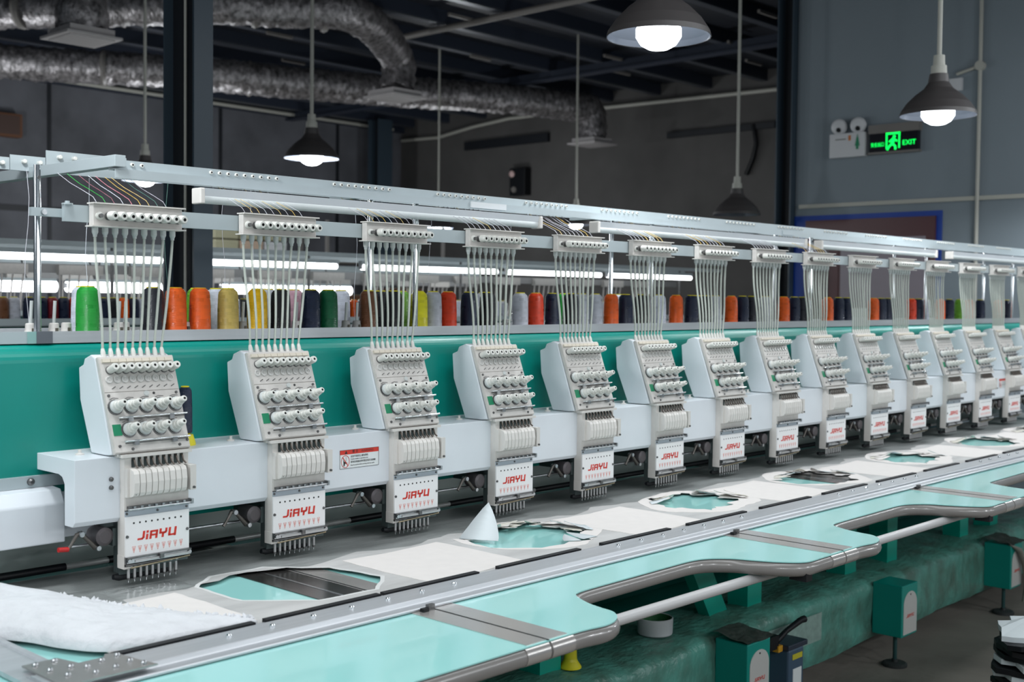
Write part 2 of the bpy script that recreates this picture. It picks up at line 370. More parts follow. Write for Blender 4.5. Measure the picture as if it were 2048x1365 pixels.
for i, (x, y) in enumerate(DD):
    t = thing('air_diffuser', ['white square air diffuser at the upper left under the roof', 'white square air diffuser right of the near column, below the ducts', 'white square air diffuser at the far right end of the long duct'][i], 'diffuser', (x, y, DZ), 'square air diffusers')
    o_ = (x, y, DZ); h = .235
    MB(o_).box(x-h, x+h, y-h, y+h, DZ, DZ+.02, diff).box(x-.19, x+.19, y-.19, y+.19, DZ+.02, DZ+.08, diff).build('frame', t)
    for k in range(9): MB(o_).box(x-.19, x+.19, y-.19+k*.043, y-.165+k*.043, DZ-.01, DZ, diff).build('slat', t)

# ------------------------------------------------------------------ pendant lamps
def lamp(x, y, z, lit, label, power=0):
    t = thing('pendant_lamp', label, 'lamp', (x, y, z), 'pendant lamps'); o_ = (x, y, z)
    R = .18
    prof = [(0, R), (.02, R*.97), (.06, R*.82), (.10, R*.60), (.13, R*.38), (.16, R*.27), (.20, R*.24)]
    MB(o_).lathe((x, y, z), (0, 0, 1), prof, shade, 32, cap=False).build('shade', t)
    MB(o_).lathe((x, y, z+.001), (0, 0, 1), [(0, R*.985), (.02, R*.95), (.06, R*.80), (.10, R*.58), (.125, R*.3)], shadei, 32, cap=False).build('reflector', t)
    MB(o_).lathe((x, y, z+.20), (0, 0, 1), [(0, .038), (.04, .036), (.042, .028), (.09, .026)], conduit, 16).build('socket', t)
    if lit:
        MB(o_).lathe((x, y, z+.08), (0, 0, -1), [(0, .03), (.02, .060), (.05, .078), (.08, .078), (.105, .062), (.12, .035), (.126, 0)], bulb, 20).build('bulb', t)
    MB(o_).cyl((x, y, z+.29), (x, y, 4.54), .012, conduit, 8).build('stem', t)
    if power: light('pendant_and_fill', 'SPOT', (x, y, z-.06), power, size=.08)
    return t
lamp(2.0, .013, 2.45, 1, 'largest pendant lamp, lit, hanging nearest above the machine')
lamp(4.28, .024, 2.45, 1, 'lit pendant lamp in front of the blue-grey wall by the exit sign')
for i, x in enumerate((-.28, -2.56, 6.4)): light('pendant_and_fill', 'SPOT', (x, .02, 2.38), 34, size=.1)
light('pendant_and_fill', 'SPOT', (2.0, .013, 2.36), 34, size=.1); light('pendant_and_fill', 'SPOT', (4.28, .024, 2.36), 34, size=.1)
lamp(3.486, 3.90, 2.45, 1, 'lit pendant lamp just right of the near steel column')
lamp(3.60, 6.20, 2.45, 1, 'lit pendant lamp behind the thread rack, left of the near steel column')
lamp(2.80, 7.55, 2.45, 1, 'lit pendant lamp cut off by the left edge of the picture')
lamp(8.46, 7.97, 2.37, 1, 'small far lit pendant lamp below the rack, between second and third guide blocks')
lamp(8.90, 6.20, 2.37, 1, 'small far lit pendant lamp below the rack, above the fifth guide block')
lamp(6.47, 2.55, 2.20, 0, 'unlit pendant lamp beside the end of the blue-grey wall')
for x, y, p in ((3.5, 3.9, 50), (3.6, 6.2, 50), (6.5, 5.0, 45), (9.5, 5.5, 60), (8.5, 8.0, 60), (2.8, 9.5, 210), (6.5, 10.5, 150), (5.9, -1.2, 40), (10.2, 9.5, 75)):
    light('pendant_and_fill', 'POINT', (x, y, 2.30), p*.62, size=.1)  # points added to brighten the far walls, some away from any lamp

# exit sign and twin-head emergency light on the partition wall
t = thing('exit_sign', 'green glowing exit sign with running figure on the blue-grey wall', 'sign', (XW, 1.63, 2.67)); o_ = (XW, 1.63, 2.67)
MB(o_).box(XW-.05, XW, 1.44, 1.82, 2.68, 2.82, screen).build('panel', t)
MB(o_).box(XW-.055, XW, 1.43, 1.83, 2.82, 2.885, pipeg).box(XW-.055, XW, 1.43, 1.83, 2.665, 2.68, pipeg).build('housing', t)
yM = 1.632
mb = MB(o_)
def wb(y0, y1, z0, z1): mb.box(XW-.054, XW-.05, y0, y1, z0, z1, exitg)
wb(yM-.055, yM+.055, 2.805, 2.818); wb(yM+.045, yM+.055, 2.70, 2.818); wb(yM-.055, yM-.045, 2.70, 2.818)
mb.lathe((XW-.05, yM-.01, 2.787), (-1, 0, 0), [(0, .011), (.004, .011)], exitg)
def seg(a, b, w_=.009):
    a = Vector(a); b = Vector(b); d_ = (b-a).normalized(); n_ = Vector((-d_.y, d_.x))*w_
    mb.prism([tuple(a+n_), tuple(b+n_), tuple(b-n_), tuple(a-n_)], XW-.054, XW-.05, exitg, axis='x')
seg((yM-.005, 2.775), (yM+.005, 2.735), .012); seg((yM+.005, 2.735), (yM-.02, 2.715), .007); seg((yM-.02, 2.715), (yM-.02, 2.69), .007)
seg((yM+.005, 2.735), (yM+.03, 2.715), .007); seg((yM+.03, 2.715), (yM+.045, 2.69), .007); seg((yM-.005, 2.77), (yM-.035, 2.752), .006); seg((yM, 2.77), (yM+.03, 2.75), .006)
mb.build('running_figure', t)
text('lettering', 'EXIT', .052, exitg, Matrix.Translation((XW-.052-o_[0], 1.505-o_[1], 2.735-o_[2])) @ ROT_WALL, t, .001)
text('lettering', '安全出口', .036, exitg, Matrix.Translation((XW-.052-o_[0], 1.755-o_[1], 2.733-o_[2])) @ ROT_WALL, t, .001, sx=.75)
t = thing('emergency_light', 'white twin-head emergency light box left of the exit sign', 'emergency light', (XW, 2.0, 2.66)); o_ = (XW, 2.0, 2.66)
MB(o_).box(XW-.06, XW, 1.857, 2.15, 2.66, 2.845, wtub).build('body', t, bevel=.004)
for y in (1.92, 2.08):
    hd = MB(o_).lathe((XW-.03, y, 2.90), (-1, -.25, -.15), [(-.03, .03), (0, .055), (.02, .062), (.032, .050), (.038, .02), (.039, 0)], wtub, 18).build('lamp_head', t)
    MB(o_).lathe((XW-.062, y-.006, 2.872), (-1, -.1, -.4), [(0, .020), (.006, .016)], black, 14).build('lens', hd)
    MB(o_).cyl((XW-.03, y, 2.845), (XW-.03, y, 2.87), .012, wtub, 8).build('neck', hd)
MB(o_).box(XW-.062, XW-.06, 1.905, 1.925, 2.715, 2.80, greens).prism([(1.895, 2.74), (1.915, 2.83), (1.935, 2.74)], XW-.063, XW-.06, greens, axis='x').build('green_mark', t)
MB(o_).box(XW-.062, XW-.06, 1.97, 1.99, 2.785, 2.825, mat('orange_mark', (.5, .15, .03), .5)).build('indicator', t)
MB(o_).box(XW-.0615, XW-.06, 2.01, 2.10, 2.795, 2.803, pipeg).build('print_line', t)

# ================================================================== EMBROIDERY MACHINE
XE = 6.05
# green back beam
t = thing('machine_beam', 'long green back beam of the front embroidery machine behind the heads', 'machine beam', (0, .35, 1.0))
prof = [(.203, .990), (.198, 1.0), (0.1980, 1.3915), (0.1986, 1.3988), (0.2005, 1.4059), (0.2036, 1.4125), (0.2078, 1.4185), (0.2130, 1.4237), (0.2190, 1.4279), (0.2256, 1.4310), (0.2327, 1.4329), (0.2400, 1.4335), (.55, 1.4335), (.55, .990)]
MB((0, .35, 1.0)).prism(prof, -1.3, XE, green).build('beam_body', t)
bb = MB((0, .35, 1.0)).box(-1.3, XE, .300, .32, .882, 1.0, mat('bed_grey', (.30, .35, .335), .25, metal=.2)).build('rear_cover', t)
mb = MB((0, .35, 1.0)).prism([(.13, .985), (.13, 1.075), (.15, 1.105), (.198, 1.108), (.198, .985)], -1.3, -.075, white).build('arm_cover', t, bevel=.003)
MB((0, .35, 1.0)).box(-1.3, -.0, .185, .199, 1.108, 1.134, alup).box(-.075, .01, .16, .197, .99, 1.09, white).build('bracket_plate', t)
MB((0, .35, 1.0)).lathe((-.13, .186, 1.122), (0, -1, 0), [(0, .009), (.006, .008), (.01, .004)], dsteel).build('screw', t)
# white head beam
t = thing('head_beam', 'white painted crossbeam that the row of embroidery heads is mounted on', 'head beam', (0, .1, 1.03))
o_ = (0, .1, 1.03)
bp = [(.02, 1.046), (.02, 1.185), (.20, 1.185), (.20, 1.147), (.115, 1.147), (.103, 1.143), (.092, 1.128), (.092, 1.035), (.03, 1.035)]
bp = [(.02, 1.046), (.02, 1.185), (.20, 1.185), (.20, 1.147), (.095, 1.147), (.078, 1.142), (.067, 1.128), (.067, 1.035), (.03, 1.035)]
MB(o_).prism(bp, -.108, XE-.2, white).build('beam_body', t, bevel=.0012)
for i in range(15):
    x = .4*i
    MB(o_).lathe((x-.055, .10, 1.185), (0, 0, 1), [(0, .010), (.003, .010), (.005, .004), (.012, .004)], cream2, 10).build('cap_screw', t)
    if i == 0:
        for z in (1.135, 1.116): MB(o_).lathe((-.022, .02, z), (0, -1, 0), [(0, .0055), (.004, .005), (.005, .002)], dsteel, 10).build('cap_screw', t)
for sx_, w_ in ((.628, .134), (5.113, .134)):
    s_ = MB(o_).box(sx_, sx_+w_, .0192, .02, 1.094, 1.143, whitep).build('warning_sticker', t)
    s_['label'] = 'white and red needle warning sticker with a prohibited hand pictogram'
    mb = MB(o_); y0, y1 = .0188, .0192
    mb.box(sx_, sx_+w_, y0, y1, 1.131, 1.143, red)
    for a in ((sx_, sx_+w_, 1.0935, 1.0943), (sx_, sx_+.0008, 1.094, 1.143), (sx_+w_-.0008, sx_+w_, 1.094, 1.143), (sx_, sx_+w_, 1.1425, 1.1432)): mb.box(a[0], a[1], y0-.0002, y1, a[2], a[3], blackp)
    cx, cz = sx_+.0185, 1.1125; n = 28
    ring = [(cx+.0135*math.cos(2*math.pi*i/n), y0, cz+.0160*math.sin(2*math.pi*i/n)) for i in range(n)]
    mb.tube(ring, .0008, red, 4, closed=True)
    mb.prism([(cx-.010, cz+.011), (cx-.0085, cz+.0125), (cx+.010, cz-.011), (cx+.0085, cz-.0125)], y0-.0002, y1, red, axis='y')
    mb.prism([(cx-.007, cz+.006), (cx-.004, cz), (cx+.006, cz-.003), (cx+.006, cz-.005), (cx-.001, cz-.006), (cx-.003, cz-.012), (cx-.006, cz-.012), (cx-.006, cz-.004)], y0-.0001, y1, blackp, axis='y')
    mb.box(cx+.002, cx+.0028, y0, y1, cz, cz+.012, blackp)
    mb.prism([(sx_+.016, 1.1325), (sx_+.021, 1.1418), (sx_+.026, 1.1325)], y0-.0002, y1, blackp, axis='y')
    mb.build('pictogram', s_)
    for body, sz, px, pz in (('警 告', .0090, .052, 1.137), ('WARNING', .0088, .094, 1.137)):
        text('lettering', body, sz, blackp, front_at(sx_+px-o_[0], y0-o_[1]-.0002, pz-o_[2]), s_, .0001)
    for body, sz, px, pz in (('注意手指安全, 避免受伤', .0062, .036, 1.1245), ('Caution needle in operation area', .0048, .036, 1.1175),
                             ('请勿在机器运转时靠近机针及接触', .0062, .036, 1.1095), ('Stop the machine before working with the needle', .0044, .036, 1.1015)):
        text('lettering', body, sz, blackp, front_at(sx_+px-o_[0], y0-o_[1]-.0002, pz-o_[2]), s_, .0001, align='LEFT', sx=.93)
# drive shaft under the heads
tag(MB((0, .06, .99)).cyl((-.1, .07, .985), (XE-.3, .07, .985), .0035, steel, 8).build('drive_shaft', loc=(0, .06, .99)), 'thin steel trimmer shaft running behind and below all heads', 'shaft')

# ------------------------------------------------------------------ one embroidery head
K = .373; NL = math.hypot(1, K); NRM = Vector((0, -1/NL, K/NL)); UPV = Vector((0, K/NL, 1/NL))
def PP(x, z, off=0): return Vector((x, (z-1.19)*K, z))+NRM*off
def make_head():
    B = (0, 0, .90)
    t = thing('embroidery_head', '', 'embroidery head', (0, 0, .90), 'embroidery heads along the front machine')
    M = lambda: MB(B)
    # tension box
    side = [(.006, 1.19), (.082, 1.406), (.100, 1.412), (.130, 1.402), (.136, 1.388), (.158, 1.380), (.152, 1.305), (.100, 1.187), (.03, 1.187)]
    M().prism([(y+.004, z) for y, z in side], -.026, .164, white).build('tension_box', t, bevel=.003)
    mb = M()
    c = [PP(-.0255, 1.192, .006), PP(.1645, 1.192, .006), PP(.1645, 1.405, .006), PP(-.0255, 1.405, .006)]
    d_ = [p-NRM*.009 for p in c]
    mb.add(c+d_, [(0, 1, 2, 3), (7, 6, 5, 4), (0, 4, 5, 1), (1, 5, 6, 2), (2, 6, 7, 3), (3, 7, 4, 0)], cream)
    # raised upper and lower plates with a dark line between
    for z0, z1 in ((1.326, 1.402), (1.194, 1.3245)):
        c = [PP(-.0245, z0, .0085), PP(.1635, z0, .0085), PP(.1635, z1, .0085), PP(-.0245, z1, .0085)]; d_ = [p-NRM*.004 for p in c]
        mb.add(c+d_, [(0, 1, 2, 3), (7, 6, 5, 4), (0, 4, 5, 1), (1, 5, 6, 2), (2, 6, 7, 3), (3, 7, 4, 0)], cream)
    mb.build('face_panel', t)
    F = .0085
    mb = M()
    for i in range(9):
        x = -.001+i*.0187; p = PP(x, 1.334, F); q = p+Vector((.0045, 0, 0))+UPV*.0035
        mb.tube([p-Vector((.0045, 0, 0))-UPV*.0015+NRM*.0005, q+NRM*.0005], .0011, dsteel, 4)
    for x, z, r in ((.096, 1.319, .0032),): mb.lathe(PP(x, z, F), NRM, [(0, r), (.001, r)], blackp, 8)
    mb.build('thread_slot', t)
    for x, z in ((-.017, 1.318), (.154, 1.318), (-.012, 1.207), (.137, 1.200), (.159, 1.209), (.018, 1.199)):
        M().lathe(PP(x, z, F), NRM, [(0, .0036), (.0025, .0032)], dsteel, 8).build('screw', t)
    M().lathe(PP(.077, 1.319, F), NRM, [(0, .0068), (.002, .0065), (.003, .005)], tubec, 14).build('cap', t)
    # small ledge with nine notches
    mb = M()
    for i in range(9):
        p = PP(-.019+i*.0196, 1.391, F); a = p+Vector((.0185, 0, 0))
        c = [p, a, a+UPV*.008, p+UPV*.008]; d_ = [v+NRM*.006 for v in c]
        mb.add(c+d_, [(3, 2, 1, 0), (4, 5, 6, 7), (0, 1, 5, 4), (1, 2, 6, 5), (2, 3, 7, 6), (3, 0, 4, 7)], mat('yellowed_plastic', (.60, .55, .46), .45))
    mb.build('notched_ledge', t)
    # pin eyelets
    for i in range(9):
        p = PP(-.003+i*.0195, 1.374, F)
        M().lathe(p, NRM, [(0, .0105), (.002, .0105), (.0022, .0085), (.026, .0093), (.0315, .0078), (.0316, .0032), (.029, .0030)], [dsteel, dsteel, ivory, ivory, ivory, blackp], 12).build('pin_eyelet', t)
    for i in range(9):
        p = PP(-.009+i*.0193, 1.353, F)
        M().lathe(p, NRM, [(0, .0088), (.003, .0085), (.0035, .006), (.002, .0055), (.002, .0015), (.004, .001)], mat('clear_wheel', (.60, .59, .57), .2), 14).build('indicator_wheel', t)
    # tension knobs 5 + 4
    for z, xs in ((1.292, [-.006+.0378*i for i in range(5)]), (1.241, [.016+.0388*i for i in range(4)])):
        for x in xs:
            p = PP(x, z, F)
            M().lathe(p, NRM, [(0, .0185), (.0015, .0185), (.002, .0140), (.005, .0155), (.006, .0130), (.009, .0150), (.011, .0120), (.019, .0112), (.020, .0098), (.029, .0094), (.030, .0078), (.043, .0074), (.0455, .0060), (.0456, .0030), (.043, .0028)],
                      [dsteel, dsteel, tubec, tubec, tubec, tubec, ivory, ivory, ivory, ivory, ivory, ivory, ivory, blackp], 16).build('tension_knob', t)
            M().tube([p+UPV*.018+NRM*(.002)+Vector((-.012, 0, 0)), p+UPV*.021+NRM*.004+Vector((-.004, 0, 0)), p+UPV*.019+NRM*.006+Vector((.008, 0, 0))], .0009, dsteel, 5).build('check_spring', t)
    # chromed thread bars
    for z, x0, x1 in ((1.2665, -.008, .166), (1.2145, -.004, .163)):
        r = M().cyl(PP(x0, z, F+.010), PP(x1, z+.001, F+.010), .0022, chrome, 8)
        r.cyl(PP(x0+.005, z-.003, F+.004), PP(x1-.004, z-.002, F+.004), .0016, dsteel, 6)
        bar = r.build('thread_bar', t)
        for x in (x0+.03, x1-.04): M().box(x-.006, x+.006, PP(x, z, F+.012).y, PP(x, z, F).y, z-.003, z+.008, steel).build('bracket', bar)
    M().add([PP(-.0215, 1.230, F+.0012), PP(-.001, 1.230, F+.0012), PP(-.001, 1.2545, F+.0012), PP(-.0215, 1.2545, F+.0012), PP(-.0215, 1.230, F), PP(-.001, 1.230, F), PP(-.001, 1.2545, F), PP(-.0215, 1.2545, F)],
            [(0, 1, 2, 3), (0, 4, 5, 1), (1, 5, 6, 2), (2, 6, 7, 3), (3, 7, 4, 0)], greens).build('green_sticker', t)
    for i in range(9):
        x = -.003+i*.01875
        M().lathe((x, .088, 1.404), (0, .25, 1), [(0, .0058), (.014, .0056), (.019, .0045), (.022, .004)], ivory, 10).build('tube_socket', t)
    # needle case
    M().box(-.012, .165, -.012, .10, 1.184, 1.191, cream2).build('top_ledge', t)
    mb = M().box(0, .162, 0, .035, 1.062, 1.184, cream2).box(0, .006, -.012, 0, 1.094, 1.160, cream2).box(-.0005, .0, 0, .03, .935, 1.184, cream2)
    mb.box(.150, .165, -.030, 0, 1.098, 1.156, cream2).build('needle_case', t)
    fp = [(0, 1.160), (-.012, 1.159), (-.027, 1.155), (-.031, 1.148), (-.034, 1.128), (-.032, 1.106), (-.028, 1.099), (-.018, 1.095), (0, 1.094)]
    for i in range(9):
        x = .006+i*.0150
        M().prism(fp, x, x+.0132, cream2).build('guard_plate', t)
        M().box(x+.0132, x+.0150, -.022, 0, 1.10, 1.150, darkbody).build('guard_slot', t)
    for i in range(9):
        x = .021+i*.0153
        lv = M().box(x-.0042, x+.0042, -.0012, 0, 1.159, 1.182, darkbody)
        lv.tube([(x, -.001, 1.180), (x-.001, -.008, 1.176), (x, -.010, 1.166), (x+.0035, -.016, 1.160)], .0024, mat('lever_bronze', (.13, .11, .095), .35, metal=.6), 6)
        lv.build('take_up_lever', t)
    for x in (.012, .1585): M().lathe((x, -.0285 if x > .1 else -.024, 1.104), (0, -1, 0), [(0, .0032), (.006, .003)], dsteel, 8).build('screw', t)
    # clear strip + clamp bar
    M().box(.001, .161, -.003, 0, 1.064, 1.094, cream).build('clear_strip', t)
    M().box(0, .162, -.0022, .0, 1.049, 1.062, greyp).box(.0, .162, -.0035, 0, 1.0615, 1.064, dsteel).build('clamp_strip', t)
    cb = M().cyl((.003, -.013, 1.066), (.163, -.013, 1.066), .0028, steel, 8).box(.004, .162, -.012, -.002, 1.068, 1.0735, dsteel).build('clamp_bar', t)
    M().box(.160, .166, -.018, -.002, 1.063, 1.075, steel).build('end_clamp', cb)
    for i in range(8): M().box(.014+i*.018, .020+i*.018, -.0155, -.012, 1.0685, 1.073, steel).build('clamp_tooth', cb)
    for x in (.004, .081, .156): M().lathe((x, -.0022, 1.056), (0, -1, 0), [(0, .003), (.002, .0028)], dsteel, 8).build('screw', t)
    # name plate
    np_ = M().box(0, .162, -.004, .0, .958, 1.049, mat('name_plate_white', (.80, .80, .80), .35)).build('name_plate', t)
    mb = M(); wordmark(mb, .031, -.004, .9935, .0175, red, th=.24)
    mb.build('lettering', np_)
    mb = M()
    for i in range(9):
        x = .0205+i*.0150
        mb.lathe((x, -.004, 1.0335), (0, -1, 0), [(0, .0024), (.0004, .0024)], blackp, 8)
    mb.build('needle_hole', np_)
    mb = M()
    for i in range(9):
        x = .0205+i*.0150; tri = [Vector((x-.0042, 0, .980)), Vector((x+.0042, 0, .980)), Vector((x, 0, .9655))]
        for a in range(3):
            p, q = tri[a], tri[(a+1) % 3]; d2 = (q-p).normalized(); n2 = Vector((-d2.z, 0, d2.x))*.00045
            mb.prism([((p+n2).x, (p+n2).z), ((q+n2).x, (q+n2).z), ((q-n2).x, (q-n2).z), ((p-n2).x, (p-n2).z)], -.0044, -.004, redl, axis='y')
        mb.box(x-.0012, x+.0012, -.0044, -.004, .971, .978, redl)
    mb.build('warning_triangle', np_)
    for x, z in ((.004, 1.004), (.157, 1.003)): M().lathe((x, -.004, z), (0, -1, 0), [(0, .0038), (.0025, .0033)], dsteel, 8).build('screw', t)
    # lower mechanism
    lm = M().box(.0, .163, -.010, .004, .944, .9575, steel).box(.0, .163, -.013, -.010, .9545, .958, dsteel).box(.018, .160, -.016, -.010, .9465, .9515, mat('satin_steel', (.46, .46, .46), .45, metal=.6)).build('presser_rail', t)
    M().box(.078, .088, -.020, -.010, .947, .958, dsteel).build('rail_clamp', lm)
    mb = M().cyl((-.001, -.004, .939), (.150, -.004, .939), .0032, dsteel, 8).cyl((.010, -.010, .9335), (.160, -.010, .941), .002, mat('brass', (.36, .30, .20), .35, metal=.8), 6).box(.001, .162, .002, .02, .930, .945, darkbody)
    mb.build('needle_rail', t)
    for x in (.005, .012, .158): M().lathe((x, -.011, .950), (0, -1, 0), [(0, .0048), (.004, .0045)], steel, 10).build('screw', t)
    for i in range(9):
        x = .0125+i*.0151
        nb = M().cyl((x, .006, .905), (x, .006, .940), .0034, mat('satin_steel', (.46, .46, .46), .45, metal=.6), 8).cyl((x, .006, .9085), (x, .006, .9035), .0036, dsteel, 8).cyl((x, .003, .934), (x, .003, .9395), .0046, chrome, 8).cyl((x, .006, .905), (x, .006, .897), .0007, chrome, 5)
        nb.build('needle_bar', t)
    M().tube([(-.012, .030, .910), (.0, .030, .908), (.125, .030, .908), (.130, .030, .909)], [.006, .0085, .0075, .005], black, 10).build('presser_foot', t)
    M().box(.0, .135, .024, .032, .908, .93, darkbody).box(-.0015, .02, .0, .030, .930, .96, cream2).build('foot_bracket', t)
    M().box(-.001, .150, .030, .048, .918, 1.045, darkbody).box(.02, .135, .048, .20, .99, 1.184, darkbody).build('head_arm', t)
    # thread trimmer motor and linkage on the left
    mo = M().lathe((-.03, .03, 1.004), (0, 1, 0), [(0, .014), (.004, .021), (.05, .021)], mat('motor_housing', (.09, .08, .085), .45, metal=.3), 16).build('trimmer_motor', t)
    M().box(-.010, .004, .035, .06, .98, 1.02, darkbody).build('mount', mo)
    M().tube([(-.035, .05, 1.03), (-.03, .05, 1.045), (-.012, .05, 1.047), (-.004, .05, 1.035)], .0022, black, 6).build('cable', mo)
    ar = M().tube([(-.040, .045, .980), (-.048, .043, .981), (-.074, .042, 1.008), (-.083, .042, 1.018), (-.092, .042, 1.016), (-.104, .042, .997), (-.114, .042, .984)], [.0055, .0065, .0045, .0060, .0050, .0035, .0045], mat('arm_metal', (.12, .11, .10), .35, metal=.7), 8).build('linkage_arm', t)
    M().lathe((-.084, .032, 1.016), (0, 1, 0), [(0, .006), (.02, .006)], steel, 10).build('pivot_bolt', ar)
    M().lathe((-.045, .030, .980), (0, 1, 0), [(0, .0055), (.02, .0055)], steel, 10).build('pivot_bolt', ar)
    return t
ORD = ['first', 'second', 'third', 'fourth', 'fifth', 'sixth', 'seventh', 'eighth', 'ninth', 'tenth', 'eleventh', 'twelfth', 'thirteenth', 'fourteenth', 'fifteenth']
head = make_head(); hs = snapshot(head)
hl = ['white nine-needle embroidery head nearest the camera, first from the left end of the beam',
      'second embroidery head from the left, just left of the warning sticker', 'third embroidery head from the left, just right of the warning sticker']
hl += ['white nine-needle embroidery head, %s from the left end of the beam' % ORD[i] for i in range(3, 15)]
HEADS = [head]
for i in range(15):
    if i == 0: head['label'] = hl[0]
    else: HEADS.append(dup(head, hs, (.4*i, 0, .90), hl[i]))
tip = MB((0, 0, .90)).cyl((-.135, .042, .988), (-.112, .042, .986), .0055, mat('red_grip', (.45, .01, .01), .4), 10).build('lever_grip', head)
tip['label'] = 'red rubber grip'

# ------------------------------------------------------------------ thread guides above the heads
def make_guide():
    B = (0, .11, 1.40)
    t = thing('thread_guide', '', 'thread guide', B, 'thread guide blocks over the heads'); M = lambda: MB(B)
    M().box(-.028, .200, .088, .108, 1.706, 1.755, cream).build('guide_block', t, bevel=.002)
    M().box(-.030, .205, .080, .112, 1.755, 1.758, cream2).box(-.034, .205, .078, .114, 1.703, 1.706, cream2).build('flange', t)
    rn = random.Random(5)
    for i in range(10):
        x = -.013+i*.0222; p = Vector((x, .088, 1.728))
        mb = M().lathe(p, (0, -1, 0), [(0, .0095), (.003, .0095), (.005, .005), (.012, .005)], [ivory if i == 0 else dsteel]*2+[dsteel], 12)
        if i: mb.lathe(p+Vector((0, -.010, .001)), (0, -1, -.02), [(0, .0090), (.002, .0104), (.018, .0100), (.023, .0082), (.0232, .0040), (.019, .0038)], [ivory]*4+[blackp], 14)
        mb.build('eyelet', t)
    for i in range(9):
        xt = -.012+i*.0248; xb = -.003+i*.01875
        M().lathe((xt, .11, 1.703), (0, 0, -1), [(0, .0072), (.012, .0072), (.018, .0045), (.022, .0045)], tubec, 10).build('tube_socket', t)
        N = 64; pts = []; rs = []
        bow = rn.uniform(-.003, .003)
        for k in range(N*2+1):
            u = k/(N*2); s_ = u*u*(3-2*u)*.55+u*.45
            pts.append((xt+(xb-xt)*s_+bow*math.sin(math.pi*u), .11+(.093-.11)*s_+.004*math.sin(math.pi*u*2)*.5, 1.684+(1.424-1.684)*u))
            coil = u < .78
            rs.append((.0041 if k % 2 else .0029) if coil else .0033)
        M().tube(pts, rs, tube_m, 6).build('spring_tube', t)
    return t
gd = make_guide(); gs = snapshot(gd)
GUIDES = []
for i in range(15):
    lab = 'cream thread guide block with nine spring tubes above the %s head from the left' % ORD[i]
    if i == 0: gd['label'] = lab; GUIDES.append(gd)
    else: GUIDES.append(dup(gd, gs, (.4*i, .11, 1.40), lab))
TH = [(.6, .6, .65), (.02, .4, .05), (.35, .12, .16), (.7, .74, .8), (.7, .25, .3), (.75, .5, .1), (.75, .55, .2), (.08, .2, .16), (.5, .5, .55)]
tm = [mat('thread_line_%s' % n_, c, .5) for n_, c in zip(('grey', 'leaf', 'plum', 'pale', 'rose', 'amber', 'straw', 'teal', 'dim'), TH)]
for gi in range(9):
    rn = random.Random(gi)
    for k in range(9):
        x = -.012+k*.0222; dx = rn.uniform(.015, .03); c = k if gi == 0 else rn.choice([0, 3, 5, 6, 8, 8])
        pts = [(x-dx-.008, .218, 1.830), (x-dx*.75, .185, 1.806), (x-dx*.4, .145, 1.788), (x-.003, .112, 1.772), (x, .100, 1.757)]
        MB((0, .11, 1.40)).tube(pts, .00055 if gi < 3 else .0008, tm[c], 4).build('thread', GUIDES[gi])
# horizontal bar that carries the guides
t = thing('guide_rail', 'pale grey flat bar carrying all thread guide blocks', 'rail', (0, .115, 1.70))
MB((0, .115, 1.70)).box(-.085, XE, .110, .122, 1.713, 1.751, alup).build('bar', t)
MB((0, .115, 1.70)).box(-.155, -.07, .122, .134, 1.722, 1.741, alup).build('end_arm', t)
MB((0, .115, 1.70)).lathe((-.127, .122, 1.731), (0, -1, 0), [(0, .007), (.005, .006)], steel).build('screw', t)
MB((0, .115, 1.70)).lathe((-.075, .116, 1.751), (0, 0, 1), [(0, .012), (.003, .012), (.003, .005), (.008, .005)], alup).build('screw', t)

# ------------------------------------------------------------------ cone tray, rack posts, overhead rack
t = thing('cone_tray', 'long aluminium tray on the green beam holding the front row of thread cones', 'tray', (0, .35, 1.437)); o_ = (0, .35, 1.437)
MB(o_).box(-1.3, XE, .226, .52, 1.437, 1.442, alu).build('tray_floor', t)
MB(o_).box(-.07, XE, .224, .231, 1.4345, 1.462, alu).build('front_lip', t)
MB(o_).box(-1.3, -.118, .224, .231, 1.4345, 1.462, alup).box(-.118, -.098, .221, .235, 1.4345, 1.462, mat('teal_end', (.24, .42, .40), .4)).box(-.098, -.06, .219, .235, 1.4345, 1.4625, mat('grey_clip', (.11, .12, .14), .5)).build('lip_joint', t)
MB(o_).box(-1.3, XE, .515, .52, 1.434, 1.462, alu).build('back_lip', t)
def peg(x, y, rod, label, steelish=False):
    t = thing('cone_holder', label, 'cone holder', (x, y, 1.442), 'empty cone holders on the tray'); o_ = (x, y, 1.442)
    MB(o_).lathe((x, y, 1.442), (0, 0, 1), [(0, .019), (.004, .018), (.022, .0125), (.036, .0115), (.038, .009)], mat('holder_grey', (.32, .32, .31), .45) if steelish else cream2, 16).build('cone_seat', t)
    if rod: MB(o_).cyl((x, y, 1.48), (x+.003, y, 1.533), .0042, tubec, 8).build('spindle', t)
    MB(o_).box(x-.003, x+.003, y-.0175, y-.013, 1.448, 1.468, mat('slot_dark', (.10, .09, .07), .6)).build('slot', t)
